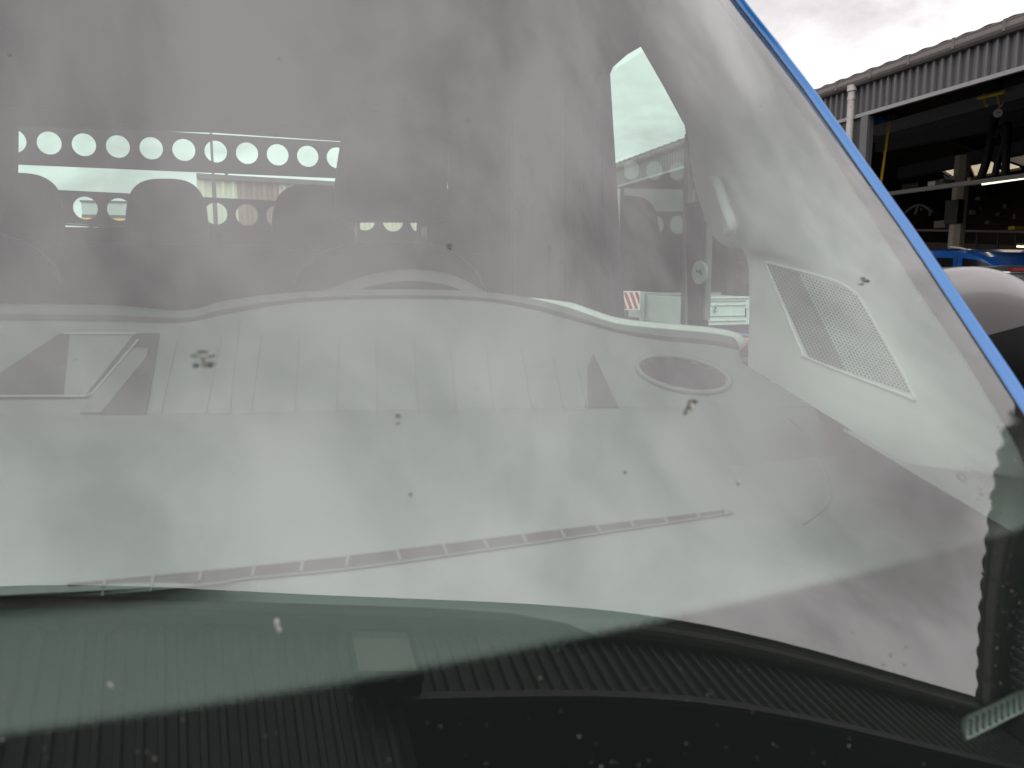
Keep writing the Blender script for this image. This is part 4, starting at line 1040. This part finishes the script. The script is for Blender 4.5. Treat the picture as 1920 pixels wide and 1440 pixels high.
sil([tuple(p) for p in sp_], 1.72, .07, 'backrest', M_SEAT, ds)
m = MB(); m.tube([P(p[0], p[1]+1, d=1.66) for p in sp_[6:-6]], .003, 5); m.build('piping', M_PIPE, ds)
hr = smooth_pts([(628, 415), (628, 340), (636, 280), (645, 235), (662, 206), (700, 194), (740, 192), (785, 196), (815, 210), (832, 240), (837, 290), (836, 345), (832, 400), (822, 416), (735, 417), (640, 417)], 4)
sil([tuple(p) for p in hr], 1.74, .06, 'headrest', M_SEAT, ds)
for px in (670, 795):
    m = MB(); m.tube([P(px, 405, d=1.74), P(px, 458, d=1.74)], .0062, 12); m.build('headrest_post', M_CHROME, ds, smooth=True)
    m = MB(); m.tube([P(px, 453, d=1.70)+(0, 0, -.006), P(px, 453, d=1.70)+(0, 0, .0)], .021, 14); m.build('post_collar', M_BLACK, ds)
m = MB(); c = P(735, 620, d=1.72); m.box(c[0]-.25, c[0]+.25, c[1]-.45, c[1]+.05, c[2]-.5, c[2]-.35); m.build('seat_cushion', M_SEAT, ds)
ps = bpy.data.objects.new('passenger_seat', None); col.objects.link(ps); ps.parent = van; ps.matrix_parent_inverse = van_inv
sp2 = smooth_pts([(-260, 700), (-258, 560), (-240, 490), (-180, 452), (-80, 436), (0, 438), (50, 455), (88, 482), (115, 530), (122, 700)], 4)
sil([tuple(p) for p in sp2], 1.78, .07, 'backrest', M_SEAT, ps)
m = MB(); m.tube([P(p[0], p[1]+1, d=1.72) for p in sp2[8:-4]], .003, 5); m.build('piping', M_PIPE, ps)
rb = bpy.data.objects.new('rear_bench', None); col.objects.link(rb); rb.parent = van; rb.matrix_parent_inverse = van_inv
m = MB(); c = P(300, 470, d=2.62)
sil([tuple(p) for p in smooth_pts([(-260, 760), (-258, 480), (-230, 452), (0, 450), (300, 456), (600, 462), (860, 470), (900, 500), (905, 760)], 3)], 2.66, .08, 'backrest', M_SEAT, rb)
for cx_, hw_, tp in ((32, 84, 325), (312, 76, 336), (580, 72, 347), (850, 70, 358)):
    o_ = smooth_pts([(cx_-hw_, tp+120), (cx_-hw_*.98, tp+75), (cx_-hw_*.93, tp+45), (cx_-hw_*.8, tp+20), (cx_-hw_*.5, tp+4), (cx_, tp), (cx_+hw_*.5, tp+4), (cx_+hw_*.8, tp+20), (cx_+hw_*.95, tp+45), (cx_+hw_*1.02, tp+75), (cx_+hw_*1.05, tp+120)], 4)
    sil([tuple(p) for p in o_], 2.58, .05, 'headrest', M_SEAT, rb)

# --- pillar trim with speaker grille and grab handle
Bc = [(1120, -190), (1170, -60), (1192, 60), (1240, 152), (1286, 240), (1297, 320), (1318, 400), (1340, 446), (1366, 463), (1390, 466), (1403, 500), (1405, 560), (1404, 630), (1402, 690)]
Ac = [(1215, -190), (1318, -80), (1377, 0), (1439, 78), (1504, 162), (1573, 260), (1632, 348), (1686, 422), (1737, 500), (1803, 600), (1850, 670), (1895, 745), (1925, 860), (1965, 1036)]
rows = []
Bs = smooth_pts(Bc, 5); As = smooth_pts(Ac, 5)
for b_, a_ in zip(Bs, As):
    pb = P(b_[0], b_[1], x=.785); h = ghit(*a_); r_ = ray(*a_); pa = h+r_/np.linalg.norm(r_)*float(np.interp(a_[1], [560, 771, 860, 1036], [.022, .045, .09, .19]))
    row = []
    for k in range(13):
        t_ = k/12
        p = pb*(1-t_)+pa*t_; bulge = math.sin(math.pi*min(1, t_*1.0))*.022
        p = p-np.array([.6, .5, 0])*bulge
        row.append(p)
    rows.append(row)
mt = MB(); mt.grid(rows); trim = vp(mt, 'pillar_trim', M_TRIM, smooth=True)
tb = mt.bvh()
def tcst(px, py, l=.003): return cast(tb, px, py, l)
gr = [(1437, 492), (1505, 508), (1572, 528), (1603, 548), (1622, 572), (1712, 736), (1690, 738), (1520, 672), (1503, 655)]
gp = [tcst(*p, .002) for p in gr]
if all(p is not None for p in gp):
    m = MB(); n = len(gr); fr = [tuple(p) for p in smooth_pts(gr+[gr[0]], 4)]
    q = [tcst(px, py, .0015) for px, py in fr]; q = [p for p in q if p is not None]
    m.tube(q, .0014, 6, caps=False); m.build('grille_frame', M_TRIM, trim, smooth=True)
    # mesh panel: fine grid following the trim
    gm = bpy.data.materials.new('perforated_grille'); gm.use_nodes = True; t = gm.node_tree; b = t.nodes['Principled BSDF']; b.inputs['Roughness'].default_value = .7
    uv = N(t, 'ShaderNodeUVMap'); sx = N(t, 'ShaderNodeSeparateXYZ'); t.links.new(uv.outputs[0], sx.inputs[0])
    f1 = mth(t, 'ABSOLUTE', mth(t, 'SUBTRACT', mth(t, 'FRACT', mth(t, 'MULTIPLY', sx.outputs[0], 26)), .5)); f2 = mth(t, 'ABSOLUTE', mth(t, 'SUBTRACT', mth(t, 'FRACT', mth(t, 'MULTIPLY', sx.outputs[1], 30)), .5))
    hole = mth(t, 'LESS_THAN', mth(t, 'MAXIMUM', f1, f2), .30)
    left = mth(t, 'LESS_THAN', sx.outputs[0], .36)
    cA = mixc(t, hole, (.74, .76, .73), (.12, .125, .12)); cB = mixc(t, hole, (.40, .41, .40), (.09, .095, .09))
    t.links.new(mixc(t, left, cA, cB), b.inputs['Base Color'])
    L0, L1, R0, R1 = np.array((1437, 492.)), np.array((1518, 671.)), np.array((1606, 548.)), np.array((1710, 737.))
    N_ = 24; m = MB(); rr = []; uvs = []
    for j in range(N_+1):
        v_ = j/N_; row = []
        a = L0*(1-v_)+L1*v_; b2 = R0*(1-v_)+R1*v_
        for i in range(N_+1):
            u_ = i/N_; p = a*(1-u_)+b2*u_; h = tcst(p[0], p[1], .0012); row.append(h if h is not None else row[-1]); uvs.append((u_, v_))
        rr.append(row)
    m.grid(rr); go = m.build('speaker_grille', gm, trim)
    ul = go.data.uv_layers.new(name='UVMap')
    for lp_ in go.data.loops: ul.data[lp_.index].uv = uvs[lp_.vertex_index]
m = MB(); m.tube(smooth_pts([P(1336, 335, x=.75), P(1346, 346, x=.725), P(1360, 388, x=.71), P(1373, 424, x=.71), P(1362, 436, x=.73)], 5), [.006]+[.009]*19+[.007], 10); m.build('grab_handle', M_TRIM, trim, smooth=True)

# --- door mirror outside
mi = bpy.data.objects.new('door_mirror', None); col.objects.link(mi); mi.parent = van; mi.matrix_parent_inverse = van_inv
cm_ = P(1832, 607, d=1.55)
def mirror_shell(cut, sgn, inset, name, m_):
    m = MB(); rows = []; nu = 40
    for i in range(21):
        a = -math.pi/2+math.pi*i/20; row = []
        for j in range(nu+1):
            b_ = 2*math.pi*j/nu
            def sp(x, e): return math.copysign(abs(x)**e, x)
            o_ = np.array([.175*sp(math.cos(a), .75)*sp(math.cos(b_), .8), .085*sp(math.cos(a), .75)*sp(math.sin(b_), .8), .118*sp(math.sin(a), .85)])*inset
            row.append(cm_+o_[0]*Rv+o_[1]*np.array([Fv[0], Fv[1], 0])+o_[2]*np.array([0, 0, 1.])+np.array([0, 0, -.075*max(0, (o_[0]+.03)/.205)**1.7]))
        rows.append(row)
    m.grid(rows)
    o = m.build(name, m_, mi, smooth=True)
    if cut is not None:
        import bmesh
        b_ = bmesh.new(); b_.from_mesh(o.data); a1, a2 = P(1866, 622, d=1.5), P(1960, 596, d=1.5)
        n_ = Vector(np.cross(a2-a1, Fv)).normalized()
        if n_.z < 0: n_ = -n_
        bmesh.ops.bisect_plane(b_, geom=b_.verts[:]+b_.edges[:]+b_.faces[:], plane_co=Vector(a1), plane_no=n_, clear_inner=True)
        b_.to_mesh(o.data); b_.free()
    return o
mirror_shell(1, -1, 1.0, 'mirror_cap', M_MIRROR)
mirror_shell(None, 1, .985, 'mirror_housing', M_BLACK)
m = MB(); m.tube([cm_+(-.1, -.02, -.10), cm_+(-.15, .08, -.22), cm_+(-.3, .12, -.30)], .035, 10); m.build('mirror_arm', M_BLACK, mi, smooth=True)
m = MB(); m.hexa([cm_+(-.12, .09, -.26), cm_+(.16, .09, -.26), cm_+(.16, .09, .06), cm_+(-.12, .09, .06)], [cm_+(-.12, -.06, -.26), cm_+(.16, -.06, -.26), cm_+(.16, -.06, .0), cm_+(-.12, -.06, .0)]); m.build('lower_housing', M_BLACK, mi)
print('objects', len(bpy.data.objects))
